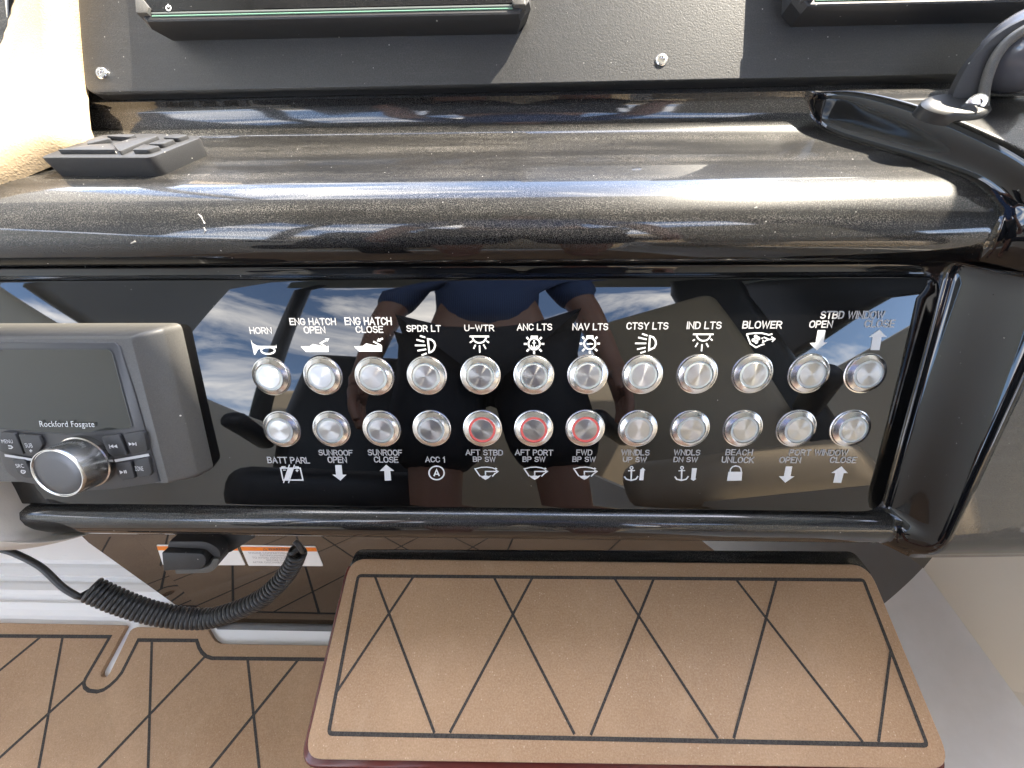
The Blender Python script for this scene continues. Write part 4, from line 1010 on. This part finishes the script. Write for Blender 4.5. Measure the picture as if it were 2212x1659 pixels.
def seat(name, label, x, y, mat, wdt=.46, base=.46, bh=.58, rz=0):
    r = empty(name, (x, y, 0)); tag(r, label, 'seat', 'helm seats behind the camera')
    rot = Matrix.Rotation(rz, 3, 'Z')
    def P(c): return Vector((x, y, 0)) + rot @ Vector(c)
    link('pedestal', box(P((0, -.05, .17)), (.14, .14, .34), .02, 2, rot), DARKV, r, smooth=True, angle=40)
    link('seat_cushion', box(P((0, 0, base - .05)), (wdt, .44, .13), .05, 4, rot), mat, r, smooth=True, angle=60)
    link('backrest', box(P((0, -.22, base + bh / 2)), (wdt, .13, bh), .055, 4, Matrix.Rotation(rz, 3, 'Z') @ Matrix.Rotation(.12, 3, 'X')), mat, r, smooth=True, angle=60)
    for sx in (-1, 1): link('armrest', box(P((sx * (wdt / 2 + .03), -.02, base + .17)), (.06, .34, .06), .025, 3, rot), DARKV, r, smooth=True, angle=60)
    return r
seat('helm_seat', 'tan helm seat at the right behind the photographer', .58, -.60, TAN, bh=.82, rz=.55)
seat('helm_seat', 'dark companion seat at the left behind the photographer', -.40, -.78, DARKV, wdt=.52, bh=.70, rz=-.25)
bs = link('rear_bench', box((0, -1.85, .66), (2.6, .30, 1.32), .06, 4), TAN, None, smooth=True, angle=60); tag(bs, 'tan rear bench across the back of the cockpit', 'bench')

# ------------------------------------------------------------------ the photographer holding the phone (seen as a reflection)
def skin(name, verts, edges, radii, mat, parent, root=0, sub=2):
    me = bpy.data.meshes.new(name); me.from_pydata([tuple(v) for v in verts], edges, []); ob = bpy.data.objects.new(name, me); COL.objects.link(ob)
    md = ob.modifiers.new('skin', 'SKIN'); md.use_smooth_shade = True
    for v, r in zip(me.skin_vertices[0].data, radii): v.radius = (r, r) if not isinstance(r, tuple) else r
    for v in me.skin_vertices[0].data: v.use_root = False
    me.skin_vertices[0].data[root].use_root = True
    ss = ob.modifiers.new('sub', 'SUBSURF'); ss.levels = sub; ss.render_levels = sub
    dg = bpy.context.evaluated_depsgraph_get(); dg.update(); m2 = bpy.data.meshes.new_from_object(ob.evaluated_get(dg)); bpy.data.objects.remove(ob)
    return link(name, m2, mat, parent, smooth=True)
def C3(x, y, z): return CAM + Vector((x, y, z))
SKINM = M('skin', Base_Color=(.42, .22, .15), Roughness=.5, Subsurface_Weight=.1).m
m = M('blue_striped_shirt', Roughness=.8); st = m.n('ShaderNodeTexWave'); st.inputs['Scale'].default_value = 60; m.l(m.pos(), st.inputs['Vector'])
m.to('Base Color', m.ramp(st.outputs['Fac'], [(.35, (.02, .035, .11)), (.65, (.10, .15, .30))])); SHIRT = m.m
JEANS = M('dark_shorts', Base_Color=(.03, .03, .035), Roughness=.8).m
HAIR = M('dark_hair', Base_Color=(.03, .02, .015), Roughness=.6).m
ps = empty('person', C3(0, -.46, -.56)); tag(ps, 'person in a blue striped shirt standing behind, seen only as a dark reflection', 'person')
V, Ed, Rd = [], [], []
def node(p, r, par=None):
    V.append(p); Rd.append(r)
    if par is not None: Ed.append((par, len(V) - 1))
    return len(V) - 1
pel = node(C3(0, -.44, .26), .125); bel = node(C3(0, -.43, .40), .120, pel); che = node(C3(0, -.40, .57), .130, bel); nk = node(C3(0, -.37, .72), .055, che)
hd = node(C3(0, -.345, .79), .075, nk); tp = node(C3(0, -.335, .89), .08, hd); node(C3(0, -.345, .945), .05, tp)
jaw = node(C3(0, -.28, .795), .032, hd); node(C3(0, -.24, .845), .012, tp)
for sgn in (-1, 1):
    sh = node(C3(sgn * .18, -.39, .62), .062, che); el = node(C3(sgn * .265, -.42, .34), .044, sh); wr = node(C3(sgn * .265, -.37, .10), .027, el)
    pm = node(C3(sgn * .262, -.355, .045), .026, wr); kn = node(C3(sgn * .260, -.348, .005), .024, pm)
    for f_, (dy, l1) in enumerate(((.030, .060), (.010, .072), (-.010, .068), (-.030, .052))):
        a = node(C3(sgn * .258, -.345 + dy, -.018), .0092, kn); b2 = node(C3(sgn * .252, -.340 + dy, -.018 - l1 * .5), .0085, a); node(C3(sgn * .240, -.338 + dy, -.018 - l1), .0075, b2)
    t1 = node(C3(sgn * .246, -.318, .030), .0105, pm); t2 = node(C3(sgn * .238, -.300, .006), .0095, t1); node(C3(sgn * .232, -.292, -.020), .008, t2)
    hp = node(C3(sgn * .095, -.44, .20), .090, pel); kne = node(C3(sgn * .125, -.44, -.14), .060, hp); an = node(C3(sgn * .135, -.48, -.50), .038, kne); node(C3(sgn * .15, -.39, -.535), .032, an)
skin('body', V, Ed, Rd, SKINM, ps, 0, 2)
V, Ed, Rd = [], [], []
p0 = node(C3(0, -.435, .20), .155); p1_ = node(C3(0, -.43, .40), .142, p0); p2_ = node(C3(0, -.40, .57), .150, p1_); node(C3(0, -.375, .67), .08, p2_)
for sgn in (-1, 1):
    a = node(C3(sgn * .18, -.39, .62), .078, p2_); b2 = node(C3(sgn * .235, -.41, .44), .062, a); node(C3(sgn * .258, -.418, .36), .054, b2)
skin('shirt', V, Ed, Rd, SHIRT, ps, 0, 2)
V, Ed, Rd = [], [], []
p0 = node(C3(0, -.44, .22), .146)
for sgn in (-1, 1): a = node(C3(sgn * .10, -.44, .14), .122, p0); b2 = node(C3(sgn * .118, -.44, -.04), .110, a); node(C3(sgn * .125, -.44, -.18), .100, b2)
skin('shorts', V, Ed, Rd, JEANS, ps, 0, 2)
hr = bmesh.new(); bmesh.ops.create_uvsphere(hr, u_segments=24, v_segments=16, radius=.098); bmesh.ops.scale(hr, vec=(.9, 1.05, .95), verts=hr.verts)
bmesh.ops.delete(hr, geom=[v for v in hr.verts if v.co.z < -.01 and v.co.y > -.03], context='VERTS'); bmesh.ops.translate(hr, verts=hr.verts, vec=C3(0, -.355, .895)); link('hair', from_bm(hr), HAIR, ps, smooth=True)
